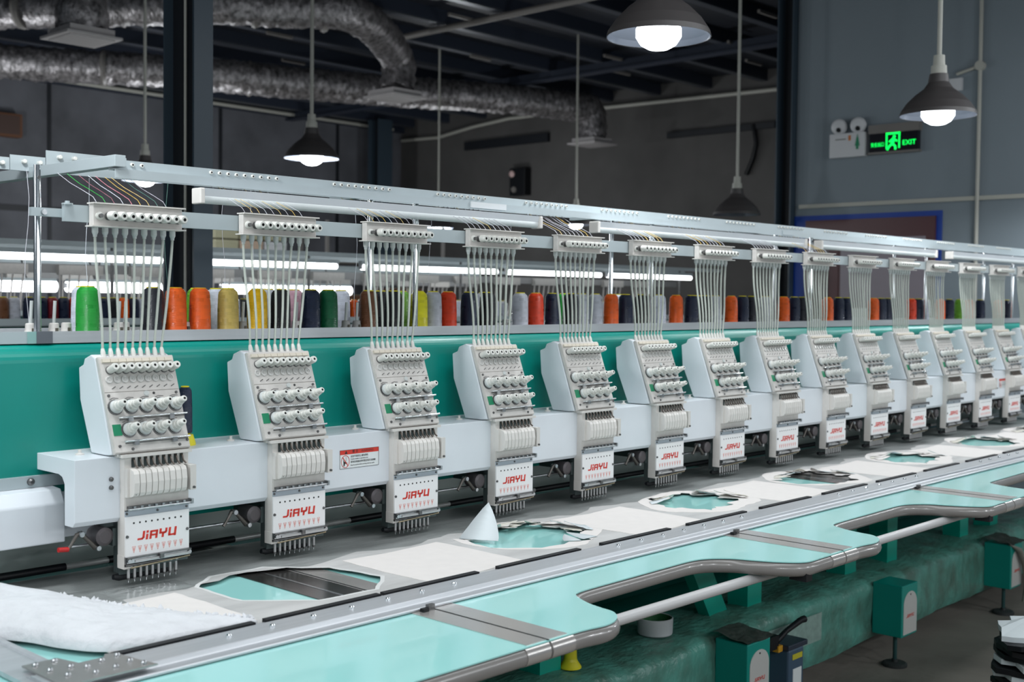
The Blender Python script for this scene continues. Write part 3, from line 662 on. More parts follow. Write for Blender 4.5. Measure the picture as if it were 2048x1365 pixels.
for i, (x, y, r_d, st, lb) in enumerate([(-.080, .29, 1, 0, 'white empty cone holder nearest the left edge, left of the steel post'),
        (-.018, .30, 1, 0, 'white empty cone holder just right of the leftmost steel post'), (.028, .33, 0, 0, 'white cone holder half hidden left of the bright green cone'),
        (.150, .30, 1, 0, 'white empty cone holder right of the bright green cone'), (.178, .32, 1, 0, 'white empty cone holder left of the charcoal cone'),
        (.515, .30, 1, 1, 'grey cone holder between the gold and deep yellow cones'), (.693, .30, 1, 0, 'white cone holder between the black and navy cones'),
        (.872, .30, 1, 1, 'grey cone holder right of the bottle green cone'), (.913, .30, 1, 1, 'grey cone holder left of the copper brown cone'),
        (1.555, .30, 1, 1, 'grey cone holder behind the tubes of the fourth head'), (.345, .31, 0, 0, 'white cone holder between the two leftmost orange cones')]):
    peg(x, y, r_d, lb, st)
def rack_post(x, y, lab, sh=.0):
    t = thing('rack_post', lab, 'post', (x, y, 1.442), 'chromed posts holding the overhead thread rack'); o_ = (x, y, 1.442)
    MB(o_).cyl((x, y, 1.442), (x, y, 1.862 if y > .3 else 1.849), .0085, chrome, 14).build('tube', t)
    MB(o_).lathe((x, y, 1.442), (0, 0, 1), [(0, .016), (.006, .016), (.012, .011)], steel, 14).build('foot', t)
    MB(o_).lathe((x, y-.0085, 1.82), (0, -1, 0), [(0, .004), (.003, .004)], dsteel, 8).build('screw', t)
for k in range(-1, 5):
    if k >= 0: rack_post(1.056+1.2*k, .41, 'chromed rack post in the rear row, standing on the cone tray near the %s head' % ORD[int((1.056+1.2*k)/.4)])
    rack_post(1.108+1.2*k if k >= 0 else -.078, .258, 'chromed rack post in the front row, ' + ('nearest the left edge' if k < 0 else 'standing near the %s head' % ORD[min(14, int((1.108+1.2*k)/.4+.35))]))
t = thing('thread_rack', 'long pale aluminium overhead thread rack with rows of small eyelets', 'rack', (0, .4, 1.84)); o_ = (0, .4, 1.84)
MB(o_).box(.086, XE, .196, .200, 1.829, 1.851, alup).box(.086, XE, .200, .226, 1.849, 1.851, alup).box(.086, XE, .226, .230, 1.849, 1.876, alup).build('front_channel', t)
MB(o_).box(-1.3, XE, .644, .648, 1.872, 1.902, alup).build('back_channel', t)
MB(o_).box(.080, .108,   .188, 1.25, 1.855, 1.883, alup).build('end_bar', t, bevel=.001)
for k in range(1, 6):
    MB(o_).box(-.02+1.2*k-.1, .01+1.2*k-.1, .230, .644, 1.862, 1.873, alup).build('cross_bar', t)
for g in range(15):
    for k in range(9):
        x = -.033+.4*g+k*.0255
        if x < .115 or x > XE: continue
        MB(o_).lathe((x, .226, 1.866), (0, -1, 0), [(0, .0052), (.0025, .0055), (.005, .004), (.0051, .0025), (.003, .002)], [ivory]*3+[blackp], 9).build('eyelet', t)
for x0, x1, zt in ((.127, .36, 1.932), (.030, .125, 1.912), (-.07, .028, 1.904), (-.17, -.072, 1.896)):
    MB(o_).box(x0, x1, .640, .643, 1.872, zt, alup).build('eyelet_strip', t)
    for j in range(2):
        MB(o_).lathe((x0+.035+j*.042, .640, zt-.016), (0, -1, 0), [(0, .006), (.012, .006), (.014, .004)], ivory, 8).build('eyelet', t)
MB(o_).box(1.28, 1.44, .1925, .196, 1.832, 1.850, mat('tape_patch', (.62, .65, .66), .4)).build('joint_sleeve', t)
MB(o_).box(3.15, 3.25, .1925, .196, 1.832, 1.850, alup).build('joint_sleeve', t)
# loose vertical threads from the rack down to the tray
rn = random.Random(3)
lt = [(-.06, .35), (.13, .42), (.33, .38), (.52, .4), (.60, .38), (.99, .4), (1.24, .4), (1.30, .4), (1.68, .4)]
for i, (x, y) in enumerate(lt):
    pts = [(x+.006*math.sin(k*1.3+i), y, 1.845-k*.066) for k in range(7)]
    tag(MB((x, y, 1.46)).tube(pts, .0007, tm[(0, 3, 7, 8)[i % 4]], 4).build('loose_thread', loc=(x, y, 1.46)), '%s fine thread from the left hanging from the overhead rack to the cones' % ORD[i], 'thread', 'hanging threads')
# light battens under the front channel
for i, (a, b) in enumerate(((.293, 1.577), (1.862, 3.296), (3.42, 4.62), (4.80, 6.0))):
    t = thing('light_batten', ['nearest', 'second', 'third', 'farthest'][i]+' unlit white tube batten under the overhead thread rack', 'light fitting', (a, .17, 1.79), 'unlit battens under the rack'); o_ = (a, .17, 1.80)
    MB(o_).prism([(.160, 1.829), (.195, 1.829), (.195, 1.802), (.168, 1.802)], a+.014, b-.014, white).build('housing', t)
    MB(o_).tube([(a+.014, .178, 1.804), (b-.014, .178, 1.804)], .0135, mat('frosted_cover', (.74, .79, .79), .3), 14).build('diffuser_tube', t)
    for x in (a, b-.014): MB(o_).box(x, x+.014, .156, .198, 1.789, 1.829, cream2).build('end_cap', t, bevel=.003)

# ------------------------------------------------------------------ thread cones
def make_cone(c):
    t = thing('thread_cone', '', 'thread cone', (0, 0, 0)); 
    MB().lathe((0, 0, .004), (0, 0, 1), [(0, .0265), (.004, .0285), (.07, .0278), (.105, .0262), (.113, .0245), (.119, .0195), (.121, .0165)], MATS['thread_'+c], 28).build('wound_thread', t)
    MB().lathe((0, 0, 0), (0, 0, 1), [(0, .021), (.004, .021), (.005, .015), (.122, .0155), (.127, .0165), (.128, .014), (.120, .013)], yellow if c not in ('orange', 'red_orange') else mat('amber_plastic', (.75, .42, .02), .4), 16).build('cone_core', t)
    return t
PROTO = {}
def cone(x, y, z, c, label, group):
    if c not in PROTO:
        t = make_cone(c); PROTO[c] = (t, snapshot(t)); t.location = (x, y, z); t['label'] = label; t['group'] = group
    else: t = dup(PROTO[c][0], PROTO[c][1], (x, y, z), label, group)
    t.rotation_euler.z = random.uniform(0, 6)
    return t
FR = [(0.068, 'green'), (0.245, 'charcoal'), (0.31, 'orange'), (0.382, 'orange'), (0.469, 'gold'), (0.562, 'yellow'), (0.64, 'black'), (0.744, 'navy'), (0.807, 'dark_green'), (0.959, 'brown'), (1.057, 'black'), (1.161, 'lemon'), (1.222, 'silver'), (1.287, 'red_orange'), (1.381, 'navy'), (1.467, 'black'), (1.625, 'silver'), (1.704, 'red_orange'), (1.792, 'navy'), (1.889, 'black'), (1.95, 'silver'), (2.027, 'silver'), (2.12, 'orange'), (2.207, 'navy'), (2.303, 'black'), (2.418, 'white'), (2.531, 'orange'), (2.634, 'navy'), (2.736, 'black'), (2.805, 'silver'), (2.925, 'orange'), (3.013, 'navy'), (3.084, 'charcoal'), (3.193, 'silver'), (3.348, 'orange'), (3.439, 'navy'), (3.51, 'charcoal'), (3.745, 'orange'), (3.851, 'navy'), (3.93, 'navy'), (4.209, 'orange'), (4.29, 'navy'), (4.368, 'navy'), (4.631, 'red_orange'), (4.715, 'navy'), (4.8, 'white'), (4.989, 'orange'), (5.106, 'navy'), (5.246, 'lime'), (5.377, 'orange'), (5.534, 'navy'), (5.801, 'orange'), (5.93, 'navy')]
BK = [(0.106, 'white'), (0.496, 'white'), (0.435, 'lime'), (0.667, 'silver'), (0.76, 'pink'), (0.934, 'white'), (1.089, 'black'), (1.178, 'lime'), (1.55, 'silver'), (1.97, 'green'), (2.295, 'white'), (2.826, 'navy')]
seen = {}
def cl(x, c, row):
    seen[(c, row)] = seen.get((c, row), 0)+1; n = seen[(c, row)]
    tot = sum(1 for a, b in (FR if row == 'front' else BK) if b == c)
    nm = TCN[c]
    if tot == 1: return '%s thread cone in the %s row on the aluminium tray' % (nm, row)
    return '%s thread cone, %s of its colour from left, %s row' % (nm, (ORD+['sixteenth', 'seventeenth'])[n-1], row)
for x, c in FR: cone(x, .30, 1.442, c, cl(x, c, 'front'), 'thread cones on the front machine tray')
for x, c in BK: cone(x, .40, 1.442, c, cl(x, c, 'back'), 'thread cones on the front machine tray')
t = cone(.215, .10, 1.185, 'navy', 'near-black slim thread cone with yellow top on the white beam behind the first head', 'thread cones on the front machine tray')
t.scale = (.62, .62, .92)
t = thing('cone_core', 'yellow flared cone base under the dark cone on the white beam', 'cone core', (.217, .10, 1.185))
MB((.217, .10, 1.185)).lathe((.217, .10, 1.1852), (0, 0, 1), [(0, .024), (.004, .024), (.006, .0235), (.026, .0175)], yellow, 20).build('flared_base', t)
# (the dark cone sits on that base)
[o for o in bpy.data.objects if o.name.startswith('thread_cone') and o.get('label', '').startswith('near-black')][0].location.z = 1.2115

# ------------------------------------------------------------------ tables
def arc(cx, cy, r, a0, a1, n=8): return [(cx+r*math.cos(math.radians(a0+(a1-a0)*i/n)), cy+r*math.sin(math.radians(a0+(a1-a0)*i/n))) for i in range(n+1)]
def catmull(P, n=8):
    out = []
    for i in range(len(P)-1):
        a = Vector(P[max(i-1, 0)]); b = Vector(P[i]); c = Vector(P[i+1]); d = Vector(P[min(i+2, len(P)-1)])
        for j in range(n):
            t = j/n; out.append(tuple(.5*((2*b)+(c-a)*t+(2*a-5*b+4*c-d)*t*t+(-a+3*b-3*c+d)*t**3)))
    out.append(tuple(P[-1])); return out
FY = -.925
def table(x0, full, label):
    """front edge curve from left seam to right seam"""
    t = thing('table_section', label, 'table', (x0, -.3, .86), 'cyan table sections along the machine front'); o_ = (x0, -.3, .86)
    L = 1.198
    if full:
        e = catmull([(x0, FY), (x0+.10, FY), (x0+.17, FY-.008), (x0+.222, FY+.008), (x0+.258, FY+.045), (x0+.266, FY+.085), (x0+.275, -.800), (x0+.292, -.760), (x0+.312, -.728), (x0+.345, -.714), (x0+.42, -.710), (x0+.55, -.708), (x0+.70, -.705), (x0+.80, -.706), (x0+.855, -.722), (x0+.900, -.765), (x0+.925, -.82), (x0+.955, -.875), (x0+1.005, FY+.003), (x0+1.09, FY), (x0+L, FY)], 6)
    else:
        e = [(x0+L*i/8, FY) for i in range(9)]
    # section outline
    outer = [(x0, .38)]+e+[(x0+L, .38)]
    MB(o_).poly_slab(outer, [], .8755, .878, cyan).build('top_panel', t)
    MB(o_).box(x0+L-.0035, x0+L-.0003, FY, .38, .8790, .8802, black).build('seam_gap', t)
    c_ = []
    for i in range(len(e)):
        d_ = (Vector(e[min(i+1, len(e)-1)])-Vector(e[max(i-1, 0)])).normalized(); c_.append((e[i][0]-d_.y*.0125, e[i][1]+d_.x*.0125, .8565))
    MB(o_).tube(c_, .0195, bumper, 14).build('edge_bumper', t)
    if full: MB(o_).box(x0+.0005, x0+.058, FY+.006, .38, .878, .8795, strip).build('edge_strip', t)
    MB(o_).box(x0+L-.060, x0+L-.0005, FY+.006, .38, .878, .8795, strip).build('edge_strip', t)
    sl = [(x0+L-.07, x0+L-.002)]+([(x0+.002, x0+.07)] if full else [])
    for a, b in sl: MB(o_).tube([(a, FY+.0125, .8572), (b, FY+.0125, .8572)], .0212, strip, 14).build('clamp_sleeve', t)
    MB(o_).box(x0+L-.022, x0+L-.004, -.600, -.590, .8795, .892, dsteel).box(x0+L-.04, x0+L-.024, -.604, -.592, .8795, .887, black).build('latch', t)
    # brackets under the nose
    if full: MB(o_).box(x0+1.00, x0+1.03, FY+.0, FY+.05, .825, .855, black).build('support_bracket', t)
    return t
TL = ['nearest cyan table section with a straight grey rounded front edge', 'second cyan table section with a curved cut-out, right of the first seam',
      'third cyan table section with a curved cut-out, centre right', 'fourth cyan table section with a curved cut-out, right', 'farthest cyan table section at the right edge']
for k in range(5): table(-.8+1.2*k, k > 0, TL[k])
# slot plates in the table under the needles
for k in range(3):
    x = .27+2.4*k
    tag(MB((x, -.2, .88)).box(x, x+.118, -.42, .35, .878, .880, mat('slot_plate_steel', (.10, .095, .09), .22, metal=.8)).box(x+.055, x+.062, -.42, .35, .880, .8808, steel).build('slot_cover', loc=(x, -.2, .88)),
        ['polished dark steel slot cover seen through the first opening in the film', 'dark steel slot cover seen through the fourth opening in the film', 'dark steel slot cover under the film near the far end'][k], 'cover plate')

# ------------------------------------------------------------------ pantograph frame
t = thing('hoop_frame', 'long brushed aluminium clamping frame lying on the cyan table', 'frame', (0, -.5, .8805)); o_ = (0, -.5, .8805)
fp = [(-.588, .8805), (-.588, .884), (-.586, .886), (-.560, .886), (-.558, .888), (-.556, .8945), (-.554, .896), (-.482, .896), (-.480, .8955), (-.478, .891), (-.462, .891), (-.462, .8805)]
MB(o_).prism(fp, -.44, XE+.2, alu).build('front_rail', t)
MB(o_).prism([(-.455, .8805), (-.455, .889), (-.385, .889), (-.383, .893), (-.372, .893), (-.370, .8805)], -.56, .30, alu, axis='y').build('side_rail', t)
MB(o_).tube([(-.44, .243, .900), (XE, .243, .900)], .0075, mat('rear_rail_grey', (.40, .41, .40), .35, metal=.2), 10).build('rear_rail', t)
br = MB(o_).poly_slab([(-.430, -.425), (-.366, -.425), (-.352, -.478), (-.305, -.478), (-.294, -.462), (-.276, -.470), (-.266, -.545), (-.256, -.580), (-.405, -.580), (-.430, -.560)], [], .8962, .8992, mat('bracket_steel', (.36, .35, .34), .35, metal=.7, noise=.1, nscale=20)).build('corner_bracket', t)
for x, y in ((-.415, -.445), (-.38, -.445), (-.41, -.49), (-.375, -.495), (-.40, -.535), (-.355, -.515), (-.36, -.555), (-.32, -.50), (-.32, -.55), (-.285, -.49), (-.285, -.535), (-.275, -.565)):
    MB(o_).lathe((x, y, .8992), (0, 0, 1), [(0, .0055), (.0035, .0052), (.006, .0035), (.006, .002), (.004, .0018)], [steel, steel, steel, blackp], 10).build('bolt', br)
for g in ([-.067, .534], [1.137, 1.745], [2.34, 2.945], [3.54, 4.145], [4.74, 5.345]):
    x = g[0]
    while x < g[1]:
        MB(o_).lathe((x, -.516, .896), (0, 0, 1), [(0, .0062), (.0035, .0060), (.006, .004), (.006, .002), (.004, .0018)], [chrome, chrome, chrome, blackp], 12).build('bolt', t); x += .1
segs = [(-.285, .023), (.05, .351), (.362, .657)]+[(.729+.4*k, 1.035+.4*k) for k in range(13)]
for a, b in segs:
    if b < XE: MB(o_).box(a, b, -.474, -.457, .889, .8978, black).build('edge_clip', t)
for a, b in [(-.44, -.02), (.09, .45)]+[(.845+.4*k-.0, 1.16+.4*k) for k in range(12)]:
    if b < XE: MB(o_).tube([(a, .243, .9005), (b, .243, .9005)], .0092, black, 12).build('edge_clip', t)

# ------------------------------------------------------------------ film with torn openings, white patches, torn paper
def blob(pts, jag=.0, seed=0, n=5):
    rn = random.Random(seed); out = []
    L = len(pts)
    for i in range(L):
        a = Vector(pts[i]); b = Vector(pts[(i+1) % L])
        for j in range(n):
            p = a.lerp(b, j/n); d = (b-a).normalized(); nn = Vector((-d.y, d.x))
            out.append(tuple(p+nn*rn.uniform(-jag, jag)))
    return out
H1 = [(.126, -.10), (.205, -.035), (.345, -.040), (.46, -.15), (.492, -.31), (.40, -.395), (.25, -.385), (.128, -.27)]
H2 = [(.910, -.12), (.955, -.155), (1.01, -.10), (1.10, -.075), (1.19, -.085), (1.272, -.10), (1.235, -.16), (1.27, -.21), (1.235, -.25), (1.30, -.28), (1.22, -.32), (1.19, -.372), (1.09, -.36), (1.015, -.352), (.907, -.265)]
H3 = [(1.856, -.068), (1.90, -.12), (1.949, -.100), (2.039, -.09), (2.02, -.15), (2.10, -.19), (2.04, -.23), (2.075, -.30), (1.99, -.31), (1.95, -.345), (1.88, -.32), (1.83, -.35), (1.80, -.28), (1.76, -.25), (1.79, -.17)]
def sh(P, dx, m=1.0, cx=2.7, cy=-.2, sw=0): return [((a-1.94)*m+cx, (b+.2)*m*(1-sw)+cy) for a, b in P]
holes = [blob(H1, .003, 1), blob(H2, .012, 2, 3), blob(H3, .012, 3, 3),
         blob(sh(H2, 0, .92, 2.70+.84*.92-.015, -.21), .010, 4, 3), blob(sh(H3, 0, 1.0, 3.52, -.2), .010, 5, 3), blob(sh(H2, 0, .9, 4.32+.77, -.2), .010, 6, 3), blob(sh(H3, 0, .9, 5.1, -.2), .01, 7, 3)]
film_t = thing('film_sheet', 'grey translucent stabiliser film stretched in the frame, with torn openings', 'film sheet', (0, -.1, .886)); o_ = (0, -.1, .886)
outer = [(-.14, -.455)]+[(XE, -.455), (XE, .235), (-.42, .235), (-.36, .0), (-.25, -.25)]
fm = MB(o_).poly_slab(outer, holes, .8852, .8860, film).build('film', film_t)
rn = random.Random(77)
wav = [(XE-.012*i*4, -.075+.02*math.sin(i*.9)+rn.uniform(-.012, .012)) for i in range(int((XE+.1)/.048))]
MB(o_).poly_slab([(-.12, -.4545), (XE, -.4545)]+wav, holes, .88605, .8862, mat('pale_front_layer', (.56, .56, .55), .45, noise=.25, nscale=5, stretch=(.6, 2.5, 1), bump=.2, bscale=18)).build('pale_front_layer', film_t)  # lighter grey sheet over the front part of the film
for k in range(8):
    x0 = -.27+.8*k if k else -.27
    P = blob([(x0, -.115), (x0+.16, -.125), (x0+.33, -.11), (x0+.335, -.25), (x0+.33, -.425), (x0+.17, -.44), (x0+.005, -.43), (x0-.005, -.28)], .002, 20+k)
    if x0 < XE-.3: MB(o_).poly_slab(P, [], .8863, .8872, backing).build('backing_patch', film_t)
# white halo of paper round each torn opening
for k, (hh, s_) in enumerate(((holes[0], 1.05), (holes[1], 1.22), (holes[2], 1.22), (holes[3], 1.2), (holes[4], 1.2), (holes[5], 1.2), (holes[6], 1.2))):
    cx = sum(p[0] for p in hh)/len(hh); cy = sum(p[1] for p in hh)/len(hh); rn = random.Random(40+k)
    n = 60; R = max(math.hypot(p[0]-cx, p[1]-cy) for p in hh)
    if k == 0:
        o2 = [(cx+(p[0]-cx)*s_, cy+(p[1]-cy)*s_) for p in hh]
        # only the front side keeps paper
        MB(o_).poly_slab(o2, [hh], .8863, .8868, mat('film_edge', (.62, .63, .62), .6)).build('torn_edge', film_t)
    else:
        ph = rn.uniform(0, 6); o2 = [(cx+math.cos(2*math.pi*i/n)*(.225+.018*math.sin(3*2*math.pi*i/n+ph))+rn.uniform(-.004, .004), cy-.005+math.sin(2*math.pi*i/n)*(.178+.016*math.sin(4*2*math.pi*i/n+ph))+rn.uniform(-.004, .004)) for i in range(n)]
        MB(o_).poly_slab(o2, [hh], .8863, .8869, backing).build('torn_edge', film_t)
# torn paper flaps
def flap(name, base, tip, w, lift, m, parent, seed=0):
    """curled strip from base to tip; w width at base; lift height"""
    rn = random.Random(seed); b = Vector((*base, .888)); tv = Vector((*tip, .888)); d = (tv-b); side = Vector((-d.y, d.x, 0)).normalized()
    N = 7; vs = []
    for i in range(N+1):
        u = i/N; c = b+d*u+Vector((0, 0, lift*(u**1.4))); ww = w*(1-u**1.6)**.9+.001
        vs += [c+side*ww/2+Vector((0, 0, rn.uniform(0, .002))), c-side*ww/2]
    nv = len(vs); vs2 = [v+Vector((0, 0, .0006)) for v in vs]
    fs = [(2*i, 2*i+1, 2*i+3, 2*i+2) for i in range(N)]
    f2 = [tuple(nv+k for k in f[::-1]) for f in fs]
    eds = [(2*i, 2*i+2, nv+2*i+2, nv+2*i) for i in range(N)]+[(2*i+1, nv+2*i+1, nv+2*i+3, 2*i+3) for i in range(N)]
    return MB(o_).add(vs+vs2, fs+f2+eds, m, True).build(name, parent)
rn = random.Random(9)
for k, hh in enumerate(holes[1:], 1):
    cx = sum(p[0] for p in hh)/len(hh); cy = sum(p[1] for p in hh)/len(hh)
    for j in range(13):
        a = rn.uniform(-.6, 2.6); R = rn.uniform(.125, .17)
        bx = cx+math.cos(a)*R*1.35; by = cy+math.sin(a)*R*.85
        tx = cx+math.cos(a+.25)*R*.82; ty = cy+math.sin(a+.25)*R*.55
        flap('paper_flap', (bx, by), (tx, ty), rn.uniform(.03, .07), rn.uniform(.004, .022), rn.choice([paper, paperw, backing]), film_t, j)
f1 = flap('paper_flap', (.955, -.175), (1.045, -.125), .11, .085, paperw, film_t, 1); f1['label'] = 'tall upright torn paper flap'
flap('paper_flap', (1.04, -.10), (1.105, -.07), .08, .055, paperw, film_t, 2)
flap('paper_flap', (1.02, -.08), (1.11, -.10), .045, .012, paper, film_t, 3); flap('paper_flap', (1.10, -.06), (1.16, -.13), .05, .02, paper, film_t, 4)
flap('paper_flap', (1.22, -.07), (1.20, -.15), .05, .018, paper, film_t, 5); flap('paper_flap', (1.13, -.365), (1.17, -.30), .05, .003, paperw, film_t, 6)
flap('paper_flap', (1.20, -.37), (1.20, -.28), .06, .003, paperw, film_t, 7)
# wrinkled bright film near first head
def wrinkle():
    from mathutils import noise as nz
    vs = []; fs = []
    for i in range(25):
        for j in range(13):
            x = -.06+.19*i/24; y = -.085+.09*j/12; e_ = min(i, 24-i)/5; f_ = min(j, 12-j)/3; k_ = min(1, e_)*min(1, f_)
            vs.append((x, y, .8862+k_*(.0015+.006*abs(nz.noise(Vector((x*38+y*30, y*60, 2)))))))
    for i in range(24):
        for j in range(12): a = i*13+j; fs.append((a, a+13, a+14, a+1))
    MB((0, -.1, .886)).add(vs, fs, mat('clear_film_fold', (.36, .38, .375), .14, spec=1.0, coat=.8), True).build('film_fold', film_t)
wrinkle()

# ------------------------------------------------------------------ white fleece pile at the left
def pile():
    rn = random.Random(4); N, Mx = 70, 44; vs = []; fs = []
    # outline: left -> right, back edge / front edge
    back = catmull([(-.75, .13), (-.42, .10), (-.30, .15), (-.235, .13), (-.175, .03), (-.135, -.10), (-.10, -.20), (-.035, -.33), (.04, -.44)], 9)
    front = catmull([(-.75, -.10), (-.50, -.13), (-.40, -.17), (-.345, -.25), (-.315, -.34), (-.27, -.415), (-.19, -.442), (-.10, -.448), (.042, -.452)], 9)
    N = len(back)-1
    from mathutils import noise as nz
    for i in range(N+1):
        for j in range(Mx+1):
            v = j/Mx; a = Vector((*front[i], 0)); b = Vector((*back[i], 0)); p = a.lerp(b, v)
            if j == Mx: p += Vector((rn.uniform(-.006, .006), rn.uniform(-.008, .010), 0))
            u = i/N
            h = (math.sin(math.pi*min(1, max(0, v)))**.35)*.052*(1-u)**.6*(1 if v < 1 else 0)+.003
            h += .022*(nz.noise(Vector((p.x*7, p.y*9, 1.3)))+.3)*math.sin(math.pi*v)*(1-u*.7)
            h += .010*abs(nz.noise(Vector((p.x*22+p.y*9, p.y*13, 4))))*math.sin(math.pi*v)
            if j in (Mx-1, Mx): h = max(h, .010+rn.uniform(0, .010)*(1-u))
            vs.append((p.x, p.y, .8895+max(.001, h)))
    for i in range(N):
        for j in range(Mx): a = i*(Mx+1)+j; fs.append((a, a+1, a+Mx+2, a+Mx+1))
    nv = len(vs)
    rim = [i*(Mx+1) for i in range(N+1)]+[N*(Mx+1)+j for j in range(1, Mx+1)]+[i*(Mx+1)+Mx for i in range(N-1, -1, -1)]+[j for j in range(Mx-1, 0, -1)]
    base = [(vs[k][0], vs[k][1], .8878) for k in rim]; vs += base; L = len(rim)
    fs += [(rim[k], rim[(k+1) % L], nv+(k+1) % L, nv+k) for k in range(L)]
    t = thing('fleece_sheet', 'crumpled fluffy white fleece piled at the near left end of the frame', 'fabric', (-.3, -.2, .888))
    MB((-.3, -.2, .888)).add(vs, fs, fluff, True).build('fleece', t)
    mb = MB((-.3, -.2, .888))
    for i in range(0, N, 1):
        for _ in range(3):
            p = Vector((*back[i], .900)); q = Vector((*back[i+1], .895)); c = p.lerp(q, rn.random()); c.z += rn.uniform(0, .012)*(1-i/N)
            c = c+Vector((rn.uniform(-.006, .004), rn.uniform(-.006, .004), 0)); r = rn.uniform(.003, .008)
            mb.lathe(c, (rn.uniform(-1, 1), rn.uniform(-1, 1), rn.uniform(0, 1.2)), [(-r, r*.3), (-r*.4, r*.9), (r*.5, r*.8), (r*1.6, r*.1)], fluff, 6)
    mb.build('frayed_tuft', t, kind='stuff')
pile()

# ------------------------------------------------------------------ understructure
t = thing('machine_base', 'green base beam wrapped in dusty plastic film under the table', 'machine base', (0, .2, .12)); o_ = (0, .2, .12)
MB(o_).box(-1.3, XE, -.09, .55, .14, .335, green).build('base_beam', t)
from mathutils import noise as nz
vs = []; fs = []; NX = 260; pr = [(-.105, .10), (-.118, .14), (-.112, .18), (-.112, .23), (-.112, .28), (-.116, .320), (-.10, .345), (-.05, .356), (.0, .358), (.06, .358), (.14, .356), (.3, .352)]
for i in range(NX+1):
    x = -1.3+i*(XE+1.3)/NX
    for j, (y, z) in enumerate(pr):
        n1 = nz.noise(Vector((x*3, z*5+y*5, 0))); n2 = nz.noise(Vector((x*11+z*4, z*9+y*8, 3)))
        dz = (.012*nz.noise(Vector((x*2.5, 7, 0))) if j < 2 else 0)
        vs.append((x, y-.012*n1-.006*n2-.006, z+(.016*n1+.010*n2+.008 if j > 4 else 0)+dz))
W_ = len(pr)
fs = [(i*W_+j, i*W_+j+1, (i+1)*W_+j+1, (i+1)*W_+j) for i in range(NX) for j in range(W_-1)]
MB(o_).add(vs, fs, plastic_film, True).build('plastic_wrap', t)
MB(o_).box(2.55, 2.95, -.132, -.129, .20, .31, mat('faded_label', (.26, .38, .34), .6, noise=.3, nscale=40)).build('wrapped_label', t)
for x in (.21, 1.41, 2.61, 3.79, 4.99): MB(o_).box(x, x+.10, .0, .09, .34, .84, greenl).build('post', t)
for x in (-.19, 1.01, 3.39, 4.60): MB(o_).box(x, x+.10, .0, .09, .34, .84, greenl).build('post', t)
MB(o_).prism([(2.14, .78), (2.26, .78), (2.52, .36), (2.40, .36)], .03, .08, greenl, axis='y').build('diagonal_brace', t)
MB(o_).box(-1.3, XE, .02, .29, .80, .852, mat('under_table_green', (0, .17, .135), .5)).box(-1.3, XE, .5, .54, .33, .80, mat('under_table_green', (0, .17, .135), .5)).build('top_frame', t)
MB(o_).tube([(-1.3, -.800, .822), (XE, -.800, .822)], .0135, mat('white_pipe', (.46, .46, .46), .4), 10).build('start_rod', t)
for i in range(5):
    x = 1.01+1.2*(i-1)+.0
    x = 2.205+1.2*(i-2)
    if x < 0: continue
    t = thing('foot_box', ['green machine foot box below the first seam', 'green machine foot box at the bottom edge with a white arched plate', 'green machine foot box with a white arched plate on a round levelling pad', 'green machine foot box farthest right, beside hanging film', ''][int(round((x-1.005)/1.2))], 'machine foot', (x, -.2, 0), 'green foot boxes with levelling pads'); o_ = (x, -.2, 0)
    y0 = -.255
    MB(o_).box(x, x+.15, y0, -.122, .135, .355, green).build('box', t, bevel=.004)
    n = 14; arc_ = [(x+.015, .145), (x+.140, .145)]+[(x+.0775+.0625*math.cos(math.pi*i/n), .27+.055*math.sin(math.pi*i/n)) for i in range(n+1)]
    pt = MB(o_).prism(arc_, y0-.002, y0, mat('plate_white', (.50, .50, .48), .5), axis='y').build('arched_plate', t)
    mb = MB(o_); wordmark(mb, x+.040, y0-.002, .215, .0130, red); mb.build('lettering', pt)
    MB(o_).lathe((x+.0775, y0-.002, .312), (0, -1, 0), [(0, .004), (.002, .003)], dsteel, 8).build('screw', pt)
    MB(o_).cyl((x+.05, -.205, .018), (x+.05, -.205, .135), .009, mat('screw_teal', (.03, .09, .09), .4, metal=.4), 10).build('levelling_screw', t)
    MB(o_).lathe((x+.05, -.205, 0), (0, 0, 1), [(0, .052), (.012, .052), (.016, .045), (.018, .012), (.03, .012)], mat('pad_rubber', (.03, .035, .035), .6), 24).build('pad', t)
    # dusty film draped over the box top
    vs = []; fs = []
    for a in range(9):
        for b in range(7):
            u = a/8; v = b/6; vs.append((x-.01+.17*u, y0-.01+.15*v, .357+.018*abs(nz.noise(Vector((u*4+x, v*4, 2))))+.02*v))
    for a in range(8):
        for b in range(6): fs.append((a*7+b, (a+1)*7+b, (a+1)*7+b+1, a*7+b+1))
    if i != 3: MB(o_).add(vs, fs, mat('dusty_film', (.07, .08, .07), .45, noise=.4, nscale=30, bump=.6, bscale=40), True).build('draped_film', t)
t = thing('plastic_scrap', 'torn strip of clear dusty film hanging at the farthest green foot box', 'film scrap', (4.6, -.27, .05))
MB((4.6, -.27, .05)).tube([(4.60, -.25, .36), (4.66, -.275, .33), (4.72, -.28, .26), (4.74, -.29, .16), (4.72, -.28, .06)], [.004, .014, .018, .014, .01], mat('scrap_film', (.20, .20, .17), .4), 6).build('strip', t)
